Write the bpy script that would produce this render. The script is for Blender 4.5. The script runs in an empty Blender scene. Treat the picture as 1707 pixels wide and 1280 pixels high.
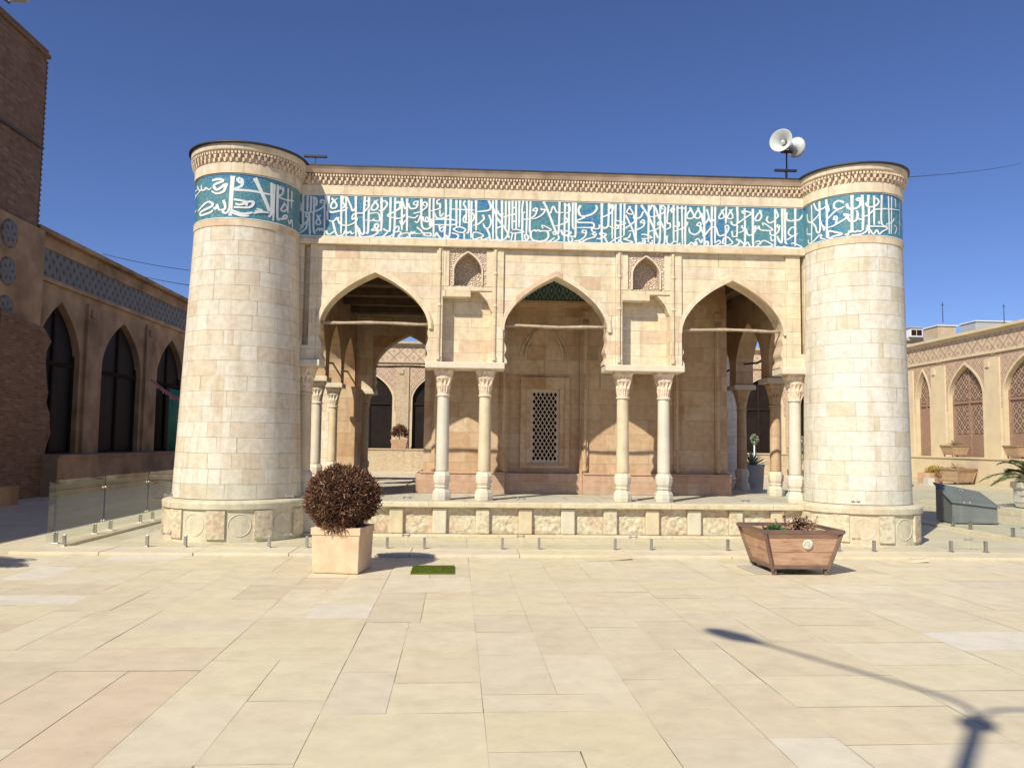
import bpy, math, random
from mathutils import Matrix, Vector, noise
R = math.radians
random.seed(7)
scene = bpy.context.scene
C = scene.collection

# ------------------------------------------------------------ camera, sky, sun, exposure
YAW, PITCH, ROLL = R(2.8), R(4.22), R(0.75)
fwd = Vector((math.sin(YAW)*math.cos(PITCH), math.cos(YAW)*math.cos(PITCH), math.sin(PITCH)))
rt = Vector((math.cos(YAW), -math.sin(YAW), 0)); up = rt.cross(fwd)
rt2 = rt*math.cos(ROLL) + up*math.sin(ROLL); up2 = -rt*math.sin(ROLL) + up*math.cos(ROLL)
cam_d = bpy.data.cameras.new('camera'); cam = bpy.data.objects.new('camera', cam_d); C.objects.link(cam)
m = Matrix((rt2, up2, -fwd)).transposed().to_4x4(); m.translation = Vector((0, 0, 1.6))
cam.matrix_world = m
cam_d.sensor_width = 36; cam_d.lens = 1331/1707*36; cam_d.clip_end = 2000; cam_d.clip_start = .05
scene.camera = cam
SUN = Vector((0.67, 0.88, -1.0)).normalized()
sun_el = math.asin(-SUN.z); sun_rot = math.atan2(-SUN.x, -SUN.y)
sd = bpy.data.lights.new('sun', 'SUN'); sd.energy = 4.6; sd.angle = R(0.55); sd.color = (1, .92, .765)
so = bpy.data.objects.new('sun', sd); C.objects.link(so); so.rotation_euler = SUN.to_track_quat('-Z', 'Y').to_euler()
w = bpy.data.worlds.new('World'); scene.world = w; w.use_nodes = True
nt = w.node_tree; bg = nt.nodes['Background']
sky = nt.nodes.new('ShaderNodeTexSky'); sky.sky_type = 'NISHITA'; sky.sun_disc = False
sky.sun_elevation = sun_el; sky.sun_rotation = sun_rot; sky.air_density = 1.0; sky.dust_density = .25; sky.ozone_density = 4.5; sky.altitude = 1500
tint = nt.nodes.new('ShaderNodeVectorMath'); tint.operation = 'MULTIPLY'; tint.inputs[1].default_value = (.79, .81, 1.06)
nt.links.new(sky.outputs[0], tint.inputs[0]); nt.links.new(tint.outputs[0], bg.inputs[0]); bg.inputs[1].default_value = 0.088
scene.view_settings.view_transform = 'Standard'; scene.view_settings.look = 'None'
scene.view_settings.exposure = 0.30; scene.view_settings.gamma = 1.0

# ------------------------------------------------------------ materials
def newmat(name):
    m = bpy.data.materials.new(name); m.use_nodes = True
    nt = m.node_tree; b = nt.nodes['Principled BSDF']
    return m, nt, b
def N(nt, t, **k):
    n = nt.nodes.new('ShaderNode'+t)
    for a, v in k.items(): setattr(n, a, v)
    return n
def math_(nt, op, a, b=None, clamp=False):
    n = N(nt, 'Math', operation=op); n.use_clamp = clamp
    for i, v in enumerate((a, b)):
        if v is None: continue
        if isinstance(v, (int, float)): n.inputs[i].default_value = v
        else: nt.links.new(v, n.inputs[i])
    return n.outputs[0]
def ramp(nt, fac, stops, interp='LINEAR'):
    n = N(nt, 'ValToRGB'); n.color_ramp.interpolation = interp
    el = n.color_ramp.elements
    while len(el) > 1: el.remove(el[-1])
    el[0].position = stops[0][0]; el[0].color = (*stops[0][1], 1)
    for p, c in stops[1:]:
        e = el.new(p); e.color = (*c, 1)
    nt.links.new(fac, n.inputs[0]); return n.outputs[0]
def mix(nt, fac, a, b, mode='MIX'):
    n = N(nt, 'Mix', data_type='RGBA', blend_type=mode)
    for idx, v in ((0, fac), (6, a), (7, b)):
        if isinstance(v, (int, float)): n.inputs[idx].default_value = v
        elif isinstance(v, tuple): n.inputs[idx].default_value = (*v, 1)
        else: nt.links.new(v, n.inputs[idx])
    return n.outputs[2]
def uvnode(nt):
    return N(nt, 'UVMap').outputs[0]
def objco(nt):
    return N(nt, 'TexCoord').outputs['Object']
def noise_(nt, co, scale, detail=4, rough=.55, out=0):
    n = N(nt, 'TexNoise'); n.inputs['Scale'].default_value = scale; n.inputs['Detail'].default_value = detail
    n.inputs['Roughness'].default_value = rough
    if co is not None: nt.links.new(co, n.inputs['Vector'])
    return n.outputs[out]
def bump(nt, b, h, strength=.3, dist=.01):
    n = N(nt, 'Bump'); n.inputs['Strength'].default_value = strength; n.inputs['Distance'].default_value = dist
    nt.links.new(h, n.inputs['Height']); nt.links.new(n.outputs[0], b.inputs['Normal']); return n

def plain(name, col, rough=.6, metal=0, var=.12, scale=8, bmp=.15, dist=.005, spec=.5, alt=None):
    m, nt, b = newmat(name)
    co = objco(nt)
    n1 = noise_(nt, co, scale, 6)
    lo = tuple(c*(1-var) for c in col); hi = tuple(min(1, c*(1+var)) for c in (alt or col))
    c = ramp(nt, n1, [(.3, lo), (.7, hi)])
    nt.links.new(c, b.inputs['Base Color'])
    b.inputs['Roughness'].default_value = rough; b.inputs['Metallic'].default_value = metal
    b.inputs['Specular IOR Level'].default_value = spec
    if bmp: bump(nt, b, noise_(nt, co, scale*6, 5), bmp, dist)
    return m

def blocks(name, bw, rh, palette, mortar=(.33, .26, .18), ms=.006, seed=0., jit=.35, rough=.8, stain=.25, bmp=.5, warp=.004, staincol=(.36, .25, .15), roff=0., pit=.35):
    """coursed stone blocks from the UV map (metres): uneven widths, one tone per block"""
    m, nt, b = newmat(name)
    uv = uvnode(nt); sep = N(nt, 'SeparateXYZ'); nt.links.new(uv, sep.inputs[0])
    nz = N(nt, 'TexNoise'); nz.inputs['Scale'].default_value = 2.2; nz.inputs['Detail'].default_value = 3; nt.links.new(uv, nz.inputs['Vector'])
    wv = math_(nt, 'MULTIPLY', math_(nt, 'SUBTRACT', nz.outputs[0], .5), warp*6)
    v = math_(nt, 'ADD', math_(nt, 'ADD', sep.outputs[1], roff), wv)
    row = math_(nt, 'FLOOR', math_(nt, 'DIVIDE', v, rh))
    n1 = N(nt, 'TexNoise', noise_dimensions='1D'); n1.inputs['Scale'].default_value = 1.0; n1.inputs['Detail'].default_value = 0
    nt.links.new(math_(nt, 'ADD', math_(nt, 'MULTIPLY', sep.outputs[0], 1/bw*.55), math_(nt, 'MULTIPLY', row, 17.31+seed)), n1.inputs['W'])
    u = math_(nt, 'ADD', sep.outputs[0], math_(nt, 'MULTIPLY', n1.outputs[0], bw*jit*4))
    cmb = N(nt, 'CombineXYZ'); nt.links.new(u, cmb.inputs[0]); nt.links.new(v, cmb.inputs[1])
    br = N(nt, 'TexBrick'); nt.links.new(cmb.outputs[0], br.inputs['Vector'])
    br.inputs['Color1'].default_value = (0, 0, 0, 1); br.inputs['Color2'].default_value = (1, 1, 1, 1); br.inputs['Mortar'].default_value = (0, 0, 0, 1)
    br.inputs['Scale'].default_value = 1; br.inputs['Mortar Size'].default_value = ms; br.inputs['Mortar Smooth'].default_value = .25
    br.inputs['Brick Width'].default_value = bw; br.inputs['Row Height'].default_value = rh
    pal = ramp(nt, br.outputs[0], palette)
    n2 = noise_(nt, uv, 9, 8, .6); n3 = noise_(nt, uv, 1.1, 5, .6); n4 = noise_(nt, uv, 45, 4, .6)
    c = mix(nt, 1.0, pal, ramp(nt, n2, [(.3, (.84, .83, .81)), (.7, (1.08, 1.08, 1.08))]), 'MULTIPLY')
    st = ramp(nt, n3, [(.52, (0, 0, 0)), (.72, (1, 1, 1))])
    c = mix(nt, math_(nt, 'MULTIPLY', st, stain), c, mix(nt, 1.0, c, tuple(x*2.0 for x in staincol), 'MULTIPLY'))
    c = mix(nt, ramp(nt, n4, [(.66, (0, 0, 0)), (.74, (pit, pit, pit))]), c, staincol)
    # mortar shows unevenly
    nm = noise_(nt, uv, 3.3, 3)
    mf = math_(nt, 'MULTIPLY', br.outputs['Fac'], ramp(nt, nm, [(.35, (.25, .25, .25)), (.6, (1, 1, 1))]))
    c = mix(nt, mf, c, mortar)
    sk = N(nt, 'Mapping'); sk.inputs['Scale'].default_value = (3.2, .35, 1); nt.links.new(uv, sk.inputs[0])
    c = mix(nt, 1.0, c, ramp(nt, noise_(nt, sk.outputs[0], 1.6, 5, .65), [(.34, (.88, .85, .80)), (.48, (1, 1, 1)), (.7, (1.06, 1.06, 1.04))]), 'MULTIPLY')
    nt.links.new(c, b.inputs['Base Color']); b.inputs['Roughness'].default_value = rough; b.inputs['Specular IOR Level'].default_value = .25
    h = math_(nt, 'SUBTRACT', math_(nt, 'ADD', math_(nt, 'MULTIPLY', n2, .5), math_(nt, 'MULTIPLY', n4, .35)), math_(nt, 'MULTIPLY', mf, 1.2))
    h = math_(nt, 'ADD', h, math_(nt, 'MULTIPLY', br.outputs[0], .35))
    bump(nt, b, h, bmp, .008)
    return m

P_FAC = [(0, (.66, .56, .40)), (.25, (.70, .60, .43)), (.45, (.72, .65, .49)), (.62, (.67, .56, .40)), (.76, (.71, .62, .42)), (.88, (.63, .48, .34)), (1, (.73, .66, .52))]
P_TOW = [(0, (.65, .60, .49)), (.3, (.69, .65, .56)), (.55, (.66, .60, .48)), (.74, (.64, .56, .43)), (.80, (.70, .67, .58)), (.95, (.61, .50, .37)), (1, (.68, .64, .54))]
P_TOWR = [(0, (.67, .64, .56)), (.5, (.70, .67, .59)), (.68, (.64, .59, .47)), (.78, (.71, .69, .62)), (.92, (.58, .53, .39)), (1, (.69, .65, .55))]
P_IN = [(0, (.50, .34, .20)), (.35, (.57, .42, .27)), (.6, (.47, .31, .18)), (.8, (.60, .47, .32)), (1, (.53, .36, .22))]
M = {}
M['facade'] = blocks('facade stone', .52, .23, P_FAC, seed=1.3, roff=.03, ms=.003, stain=.18)
M['tower_l'] = blocks('left tower stone', .44, .245, P_TOW, seed=3.1, stain=.3, roff=.09, ms=.004)
M['tower_r'] = blocks('right tower stone', .50, .245, P_TOWR, seed=5.7, stain=.42, staincol=(.40, .36, .22), roff=.09, ms=.004)
M['inner'] = blocks('inner and shade darkened stone', .62, .30, P_IN, seed=8.2, stain=.7, ms=.004)  # toned down to paint in interior shade; rear wall and right columns wear it
M['course'] = blocks('moulding stone', .85, 2.0, P_FAC, seed=2.2, stain=.2, roff=.6, ms=.004)
M['plinthstone'] = blocks('plinth stone', .72, 2.0, [(0, (.64, .58, .44)), (.5, (.68, .62, .48)), (.8, (.63, .52, .39)), (1, (.70, .66, .52))], seed=4.4, stain=.3, roff=.7, ms=.003)
M['redstone'] = blocks('reddish plinth stone', .8, .42, [(0, (.48, .31, .21)), (.5, (.54, .38, .27)), (1, (.45, .28, .19))], seed=6.6, stain=.3, ms=.004)
M['brick'] = blocks('brown brick', .24, .075, [(0, (.20, .105, .06)), (.4, (.25, .14, .085)), (.7, (.17, .09, .05)), (1, (.30, .18, .11))], mortar=(.22, .17, .12), seed=9.1, ms=.008, jit=.1, stain=.4, warp=.002)
M['buff'] = blocks('buff brick', .24, .08, [(0, (.52, .42, .28)), (.5, (.58, .48, .33)), (1, (.50, .38, .26))], mortar=(.45, .38, .28), seed=3.9, ms=.006, jit=.1)
M['slabfloor'] = blocks('platform paving stone', .9, .6, [(0, (.56, .52, .43)), (.5, (.60, .56, .47)), (1, (.52, .47, .38))], seed=7.9, ms=.005, stain=.2)
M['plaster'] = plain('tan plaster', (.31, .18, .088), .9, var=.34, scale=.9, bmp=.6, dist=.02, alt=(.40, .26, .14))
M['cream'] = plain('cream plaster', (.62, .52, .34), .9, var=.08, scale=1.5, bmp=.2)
M['pale'] = plain('pale limestone', (.65, .58, .45), .75, var=.1, scale=6, bmp=.35)
M['carved'] = None
M['marble'] = plain('white marble', (.62, .59, .50), .5, var=.12, scale=3, bmp=.15, alt=(.62, .56, .45))
M['palewood'] = plain('pale sun bleached planter wood', (.42, .30, .18), .8, var=.15, scale=6, bmp=.2)
M['honey'] = plain('honey limestone', (.62, .52, .35), .6, var=.12, scale=5, bmp=.2)
M['cap'] = plain('pinkish carved limestone', (.64, .49, .35), .8, var=.2, scale=14, bmp=.6, alt=(.72, .61, .46))
M['crown'] = plain('pinkish weathered crown stone', (.50, .37, .27), .85, var=.2, scale=3, bmp=.3, alt=(.58, .45, .33))
M['capin'] = plain('greyish pierced stone', (.55, .44, .32), .85, var=.1, scale=10, bmp=.3)
M['darkmetal'] = plain('dark roofing metal', (.05, .048, .045), .55, metal=.5, var=.2, bmp=.05)
M['blackmetal'] = plain('black painted steel', (.025, .025, .03), .5, var=.2, bmp=0)
M['steel'] = plain('brushed steel', (.45, .44, .41), .35, metal=.9, var=.1, bmp=.05)
M['oldwood'] = plain('weathered wood', (.42, .33, .23), .85, var=.25, scale=12, bmp=.4)
M['beam'] = plain('dark beam wood', (.12, .075, .045), .85, var=.3, scale=6, bmp=.4)
M['void'] = plain('painted room shade', (.02, .015, .012), .9, var=.2, bmp=0)
M['doorglass'] = plain('dark door glass', (.014, .009, .007), .6, var=.4, scale=2, bmp=0, spec=.2)
M['doorwood'] = plain('brown door wood', (.30, .19, .13), .7, var=.2, scale=9, bmp=.3)
M['doorframe'] = plain('dark brown door frame', (.028, .018, .013), .9, var=.2, bmp=.1, spec=.1)
M['horn'] = plain('grey horn enamel', (.55, .58, .56), .4, var=.05, bmp=0)
M['asphalt'] = plain('grey concrete', (.42, .39, .33), .9, var=.12, scale=3, bmp=.3)
M['box'] = plain('peach stone box', (.66, .45, .29), .85, var=.12, scale=5, bmp=.5, alt=(.68, .50, .33))
M['soil'] = plain('dry soil', (.16, .11, .075), .95, var=.3, scale=20, bmp=.6)
M['mat'] = None
M['pink'] = plain('pink cloth', (.62, .26, .22), .8, var=.15, bmp=0)
M['greencloth'] = plain('green cloth', (.04, .20, .12), .8, var=.2, scale=2, bmp=.1)
M['white'] = plain('white paint', (.78, .79, .78), .5, var=.05, bmp=0)
M['slate'] = plain('dark slate grey sheet metal', (.17, .185, .185), .55, var=.15, scale=2, bmp=.05)
M['grey'] = plain('grey sheet metal', (.42, .44, .44), .5, var=.08, bmp=0)
M['potgrey'] = plain('grey concrete pot', (.60, .58, .52), .8, var=.1, scale=5, bmp=.3)
M['script'] = plain('white glazed tile script', (.70, .74, .72), .3, var=.05, scale=12, bmp=0)

def mk_wood():
    m, nt, b = newmat('varnished planter wood')
    uv = uvnode(nt); mp = N(nt, 'Mapping'); mp.inputs['Scale'].default_value = (1.2, 9, 1); nt.links.new(uv, mp.inputs[0])
    n = noise_(nt, mp.outputs[0], 3, 8, .6)
    n2 = noise_(nt, uv, 4.5, 3)
    c = ramp(nt, n, [(.3, (.32, .14, .07)), (.45, (.48, .29, .18)), (.7, (.56, .38, .26))])
    c = mix(nt, ramp(nt, n2, [(.5, (0, 0, 0)), (.7, (.7, .7, .7))]), c, (.66, .44, .28))
    nt.links.new(c, b.inputs['Base Color']); b.inputs['Roughness'].default_value = .72
    bump(nt, b, n, .3, .004); return m
M['wood'] = mk_wood()
def mk_carved():
    m, nt, b = newmat('carved weathered limestone')
    uv = uvnode(nt)
    vo = N(nt, 'TexVoronoi', feature='SMOOTH_F1'); vo.inputs['Scale'].default_value = 16; nt.links.new(uv, vo.inputs['Vector'])
    n = noise_(nt, uv, 18, 6, .65); n2 = noise_(nt, uv, 1.6, 4)
    h = math_(nt, 'ADD', math_(nt, 'MULTIPLY', vo.outputs[0], .7), math_(nt, 'MULTIPLY', n, .9))
    c = ramp(nt, n2, [(.3, (.66, .60, .45)), (.5, (.66, .58, .43)), (.62, (.64, .49, .36)), (.75, (.66, .59, .45))])
    c = mix(nt, 1.0, c, ramp(nt, h, [(.5, (.72, .68, .62)), (.9, (1.05, 1.05, 1.05))]), 'MULTIPLY')
    nt.links.new(c, b.inputs['Base Color']); b.inputs['Roughness'].default_value = .9; b.inputs['Specular IOR Level'].default_value = .2
    bump(nt, b, h, .6, .015); return m
M['carved'] = mk_carved()
def mk_arab():
    m, nt, b = newmat('carved arabesque stone')
    uv = uvnode(nt)
    wv = N(nt, 'TexVoronoi', feature='DISTANCE_TO_EDGE'); wv.inputs['Scale'].default_value = 24; nt.links.new(uv, wv.inputs['Vector'])
    n = noise_(nt, uv, 40, 4)
    h = math_(nt, 'ADD', math_(nt, 'MULTIPLY', wv.outputs[0], 3), math_(nt, 'MULTIPLY', n, .5))
    c = ramp(nt, h, [(.25, (.36, .22, .14)), (.55, (.68, .55, .40)), (.9, (.74, .64, .50))])
    nt.links.new(c, b.inputs['Base Color']); b.inputs['Roughness'].default_value = .9
    bump(nt, b, h, .9, .02); return m
M['arab'] = mk_arab()
def mk_tile():
    m, nt, b = newmat('turquoise glazed tile')
    uv = uvnode(nt)
    n = noise_(nt, uv, 1.3, 3, .5); n1 = noise_(nt, uv, 9, 6, .7); n3 = noise_(nt, uv, 70, 5, .7)
    c = ramp(nt, n, [(.36, (.065, .20, .25)), (.47, (.085, .225, .25)), (.54, (.045, .20, .31)), (.64, (.03, .15, .36))])
    c = mix(nt, ramp(nt, n1, [(.5, (0, 0, 0)), (.68, (.6, .6, .6))]), c, (.10, .26, .24))
    vo = N(nt, 'TexVoronoi', feature='DISTANCE_TO_EDGE'); vo.inputs['Scale'].default_value = 13; nt.links.new(uv, vo.inputs['Vector'])
    c = mix(nt, ramp(nt, vo.outputs[0], [(.02, (.55, .55, .55)), (.05, (0, 0, 0))]), c, (.28, .40, .38))
    c = mix(nt, ramp(nt, n3, [(.60, (0, 0, 0)), (.66, (.8, .8, .8))]), c, (.015, .06, .16))
    c = mix(nt, ramp(nt, noise_(nt, uv, 55, 3), [(.63, (0, 0, 0)), (.69, (.6, .6, .6))]), c, (.45, .52, .48))
    nt.links.new(c, b.inputs['Base Color']); b.inputs['Roughness'].default_value = .28
    bump(nt, b, n1, .15, .004); return m
M['tile'] = mk_tile()
def mk_pattern(name, base, line, scale, thr=.12, accent=None, stretch=(1, 1, 1)):
    m, nt, b = newmat(name)
    uv = uvnode(nt)
    mp = N(nt, 'Mapping'); mp.inputs['Rotation'].default_value = (0, 0, R(45)); mp.inputs['Scale'].default_value = tuple(scale*s for s in stretch)
    nt.links.new(uv, mp.inputs[0])
    sp = N(nt, 'SeparateXYZ'); nt.links.new(mp.outputs[0], sp.inputs[0])
    fx = math_(nt, 'ABSOLUTE', math_(nt, 'SUBTRACT', math_(nt, 'FRACT', sp.outputs[0]), .5))
    fy = math_(nt, 'ABSOLUTE', math_(nt, 'SUBTRACT', math_(nt, 'FRACT', sp.outputs[1]), .5))
    mx = math_(nt, 'MAXIMUM', fx, fy); l = math_(nt, 'GREATER_THAN', mx, .5-thr)
    mn = math_(nt, 'LESS_THAN', mx, .16)
    c = mix(nt, l, base, line); c = mix(nt, mn, c, accent or line)
    c = mix(nt, 1.0, c, ramp(nt, noise_(nt, uv, 3, 5), [(.3, (.8, .8, .8)), (.7, (1.1, 1.1, 1.1))]), 'MULTIPLY')
    nt.links.new(c, b.inputs['Base Color']); b.inputs['Roughness'].default_value = .7
    bump(nt, b, math_(nt, 'ADD', l, mn), .4, .01)
    return m
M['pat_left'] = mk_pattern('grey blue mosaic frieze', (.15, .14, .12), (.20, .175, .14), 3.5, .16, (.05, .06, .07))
M['pat_right'] = mk_pattern('interlaced brick frieze', (.58, .46, .32), (.40, .28, .19), 1.9, .07, (.44, .31, .21))
M['pat_sp'] = mk_pattern('diamond brick spandrel', (.58, .44, .31), (.42, .29, .20), 4.2, .13)
M['pat_dark'] = mk_pattern('dark green tile inscription panel', (.02, .06, .055), (.12, .20, .17), 9, .16, (.22, .28, .22), (1, .45, 1))
M['lattice'] = mk_pattern('door lattice', (.13, .085, .065), (.40, .28, .20), 3.2, .10, (.36, .25, .18))

def mk_glass():
    m, nt, b = newmat('clear fence glass')
    nt.nodes.remove(b); out = [n for n in nt.nodes if n.type == 'OUTPUT_MATERIAL'][0]
    t = N(nt, 'BsdfTransparent'); t.inputs[0].default_value = (.955, .972, .965, 1)
    g = N(nt, 'BsdfGlossy'); g.inputs['Roughness'].default_value = .02; g.inputs[0].default_value = (.95, 1, .98, 1)
    f = N(nt, 'Fresnel'); f.inputs[0].default_value = 1.45
    ge = N(nt, 'NewGeometry'); ff = math_(nt, 'MULTIPLY', f.outputs[0], math_(nt, 'SUBTRACT', 1.0, ge.outputs['Backfacing']))
    mx = N(nt, 'MixShader'); nt.links.new(ff, mx.inputs[0]); nt.links.new(t.outputs[0], mx.inputs[1]); nt.links.new(g.outputs[0], mx.inputs[2])
    nt.links.new(mx.outputs[0], out.inputs[0]); return m
M['glass'] = mk_glass()

def attr_mat(name, stops, rough=.8, bmp=.3, nscale=7, mult=.12, spec=.3, trans=0):
    """colour picked per face from the 'tone' attribute, with fine noise over it"""
    m, nt, b = newmat(name)
    a = N(nt, 'Attribute', attribute_name='tone'); c = ramp(nt, a.outputs['Fac'], stops)
    co = objco(nt); n = noise_(nt, co, nscale, 7, .65)
    c = mix(nt, 1.0, c, ramp(nt, n, [(.3, (1-mult,)*3), (.7, (1+mult*.6,)*3)]), 'MULTIPLY')
    if name.startswith('courtyard'):
        n5 = noise_(nt, co, .55, 5, .6)
        c = mix(nt, ramp(nt, n5, [(.5, (0, 0, 0)), (.75, (.30, .30, .30))]), c, (.62, .50, .35))
        n6 = noise_(nt, co, 60, 3, .6)
        c = mix(nt, ramp(nt, n6, [(.68, (0, 0, 0)), (.76, (.35, .35, .35))]), c, (.38, .30, .20))
    nt.links.new(c, b.inputs['Base Color']); b.inputs['Roughness'].default_value = rough; b.inputs['Specular IOR Level'].default_value = spec
    if name.startswith('courtyard'):
        n7 = noise_(nt, co, 2.3, 8, .7)
        c = mix(nt, 1.0, c, ramp(nt, n7, [(.30, (.91, .90, .88)), (.5, (1, 1, 1)), (.7, (1.03, 1.025, 1.02))]), 'MULTIPLY')
        mu = N(nt, 'TexMusgrave') if False else None
        n8 = noise_(nt, co, 13, 3, .6)
        c = mix(nt, ramp(nt, n8, [(.70, (0, 0, 0)), (.76, (.35, .35, .35))]), c, (.40, .31, .20))
        nt.links.new(c, b.inputs['Base Color'])
    if bmp: bump(nt, b, n, bmp, .006)
    return m
M['paving'] = attr_mat('courtyard paving slab', [(0, (.59, .505, .36)), (.12, (.63, .565, .43)), (.3, (.655, .575, .40)), (.42, (.62, .545, .385)), (.56, (.665, .60, .45)), (.66, (.64, .57, .385)), (.76, (.655, .595, .42)), (.85, (.68, .64, .54)), (.93, (.63, .55, .40)), (1, (.64, .52, .375))], .6, .25, 5, .10, .35)
M['grout'] = plain('paving joint grit', (.20, .16, .11), .95, var=.3, scale=14, bmp=0)
def _g():
    m = M['grout']; nt = m.node_tree; b = nt.nodes['Principled BSDF']
    n = noise_(nt, objco(nt), .9, 4, .7)
    nt.links.new(ramp(nt, n, [(.36, (.06, .045, .03)), (.47, (.26, .21, .14)), (.55, (.52, .45, .31))]), b.inputs['Base Color'])
_g()
M['dryleaf'] = attr_mat('dry red brown foliage', [(0, (.030, .017, .010)), (.35, (.09, .040, .022)), (.65, (.19, .084, .042)), (.85, (.29, .16, .085)), (1, (.42, .32, .22))], .8, 0)
M['greenleaf'] = attr_mat('green foliage', [(0, (.02, .045, .015)), (.5, (.05, .11, .03)), (1, (.12, .19, .06))], .6, 0)
M['palm'] = attr_mat('palm frond green', [(0, (.04, .07, .02)), (.5, (.10, .15, .05)), (1, (.26, .28, .11))], .55, 0)
M['agave'] = attr_mat('pale agave green', [(0, (.12, .17, .10)), (1, (.36, .42, .28))], .6, 0)
M['dryflower'] = attr_mat('dry orange stems', [(0, (.16, .09, .05)), (.5, (.34, .20, .11)), (1, (.55, .36, .22))], .8, 0)
M['yellowflower'] = attr_mat('yellow flowering foliage', [(0, (.30, .22, .05)), (1, (.62, .46, .10))], .8, 0)
M['mat'] = attr_mat('green turf mat', [(0, (.06, .10, .01)), (.5, (.11, .15, .015)), (1, (.17, .21, .03))], .9, .3)

# ------------------------------------------------------------ mesh builder
class MB:
    def __init__(s): s.v = []; s.f = []; s.uv = []; s.tone = []; s.sm = []; s.X = Matrix()
    def add(s, vs, fs, uvs=None, tone=.5, smooth=False, uvf=None):
        o = len(s.v); pts = [s.X @ Vector(p) for p in vs]; s.v += pts
        for i, f in enumerate(fs):
            s.f.append([o+k for k in f]); s.tone.append(tone[i] if isinstance(tone, list) else tone); s.sm.append(smooth)
            s.uv.append([uvf(vs[k]) for k in f] if uvf else ([uvs[k] for k in f] if uvs else None))
        return s
    def box(s, x0, x1, y0, y1, z0, z1, tone=.5):
        v = [(x0,y0,z0),(x1,y0,z0),(x1,y1,z0),(x0,y1,z0),(x0,y0,z1),(x1,y0,z1),(x1,y1,z1),(x0,y1,z1)]
        return s.add(v, [(0,3,2,1),(4,5,6,7),(0,1,5,4),(1,2,6,5),(2,3,7,6),(3,0,4,7)], tone=tone)
    def frustum(s, cx, cy, z0, z1, a0, b0, a1, b1, tone=.5):
        v = [(cx-a0,cy-b0,z0),(cx+a0,cy-b0,z0),(cx+a0,cy+b0,z0),(cx-a0,cy+b0,z0),(cx-a1,cy-b1,z1),(cx+a1,cy-b1,z1),(cx+a1,cy+b1,z1),(cx-a1,cy+b1,z1)]
        return s.add(v, [(0,3,2,1),(4,5,6,7),(0,1,5,4),(1,2,6,5),(2,3,7,6),(3,0,4,7)], tone=tone)
    def beam(s, a, b, w, h=None, tone=.5):
        a, b = Vector(a), Vector(b); h = h or w; d = (b-a).normalized()
        r = d.cross(Vector((0,0,1))); r = r.normalized() if r.length > 1e-4 else Vector((1,0,0)); u = r.cross(d)
        v = []
        for p in (a, b):
            for i, j in ((-1,-1),(1,-1),(1,1),(-1,1)): v.append(p + r*(i*w/2) + u*(j*h/2))
        return s.add(v, [(0,1,2,3),(7,6,5,4),(4,5,1,0),(5,6,2,1),(6,7,3,2),(7,4,0,3)], tone=tone)
    def lathe(s, prof, cx, cy, seg=24, smooth=True, cap=True, a0=0, a1=360, uvr=None, tone=.5, rot=0, sharp=False):
        if sharp:
            for p, q in zip(prof[:-1], prof[1:]): s.lathe([p, q], cx, cy, seg, smooth, False, a0, a1, uvr or max(r for r, z in prof), tone, rot)
            return s
        full = abs(a1-a0) > 359.9; n = seg if full else seg+1; vs = []; uvs = []
        rr = uvr or max(r for r, z in prof)
        for r, z in prof:
            for i in range(n):
                t = R(a0+rot+(a1-a0)*i/seg); vs.append((cx+r*math.sin(t), cy-r*math.cos(t), z))
        fs = []; fu = []
        L = [0]
        for j in range(1, len(prof)): L.append(L[-1]+math.hypot(prof[j][0]-prof[j-1][0], prof[j][1]-prof[j-1][1]))
        for j in range(len(prof)-1):
            for i in range(seg):
                k = (i+1) % n
                fs.append((j*n+i, j*n+k, (j+1)*n+k, (j+1)*n+i))
                zz = (prof[j][1], prof[j+1][1]) if abs(prof[j][1]-prof[j+1][1]) > .02 else (L[j], L[j+1])
                ta, tb = R(a0+(a1-a0)*i/seg)*rr, R(a0+(a1-a0)*(i+1)/seg)*rr
                fu.append([(ta, zz[0]), (tb, zz[0]), (tb, zz[1]), (ta, zz[1])])
        if cap and full:
            fs.append(tuple(range(n-1, -1, -1))); fu.append(None)
            fs.append(tuple((len(prof)-1)*n+i for i in range(n))); fu.append(None)
        o = len(s.v); s.v += [s.X @ Vector(p) for p in vs]
        for f, u in zip(fs, fu):
            s.f.append([o+k for k in f]); s.uv.append(u); s.tone.append(tone); s.sm.append(smooth and len(f) == 4)
        return s
    def tube(s, pts, r, seg=8, tone=.5, smooth=True):
        pts = [Vector(p) for p in pts]; rs = r if isinstance(r, (list, tuple)) else [r]*len(pts); vs = []
        ref = Vector((0, 0, 1)) if abs((pts[-1]-pts[0]).normalized().z) < .9 else Vector((0, 1, 0))
        for i, p in enumerate(pts):
            d = (pts[min(i+1, len(pts)-1)]-pts[max(i-1, 0)]).normalized(); a = d.cross(ref).normalized(); b = a.cross(d)
            for k in range(seg): t = 2*math.pi*k/seg; vs.append(p + (a*math.cos(t)+b*math.sin(t))*rs[i])
        fs = [(j*seg+k, j*seg+(k+1) % seg, (j+1)*seg+(k+1) % seg, (j+1)*seg+k) for j in range(len(pts)-1) for k in range(seg)]
        fs += [tuple(range(seg-1, -1, -1)), tuple((len(pts)-1)*seg+k for k in range(seg))]
        return s.add(vs, fs, tone=tone, smooth=smooth)
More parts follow.
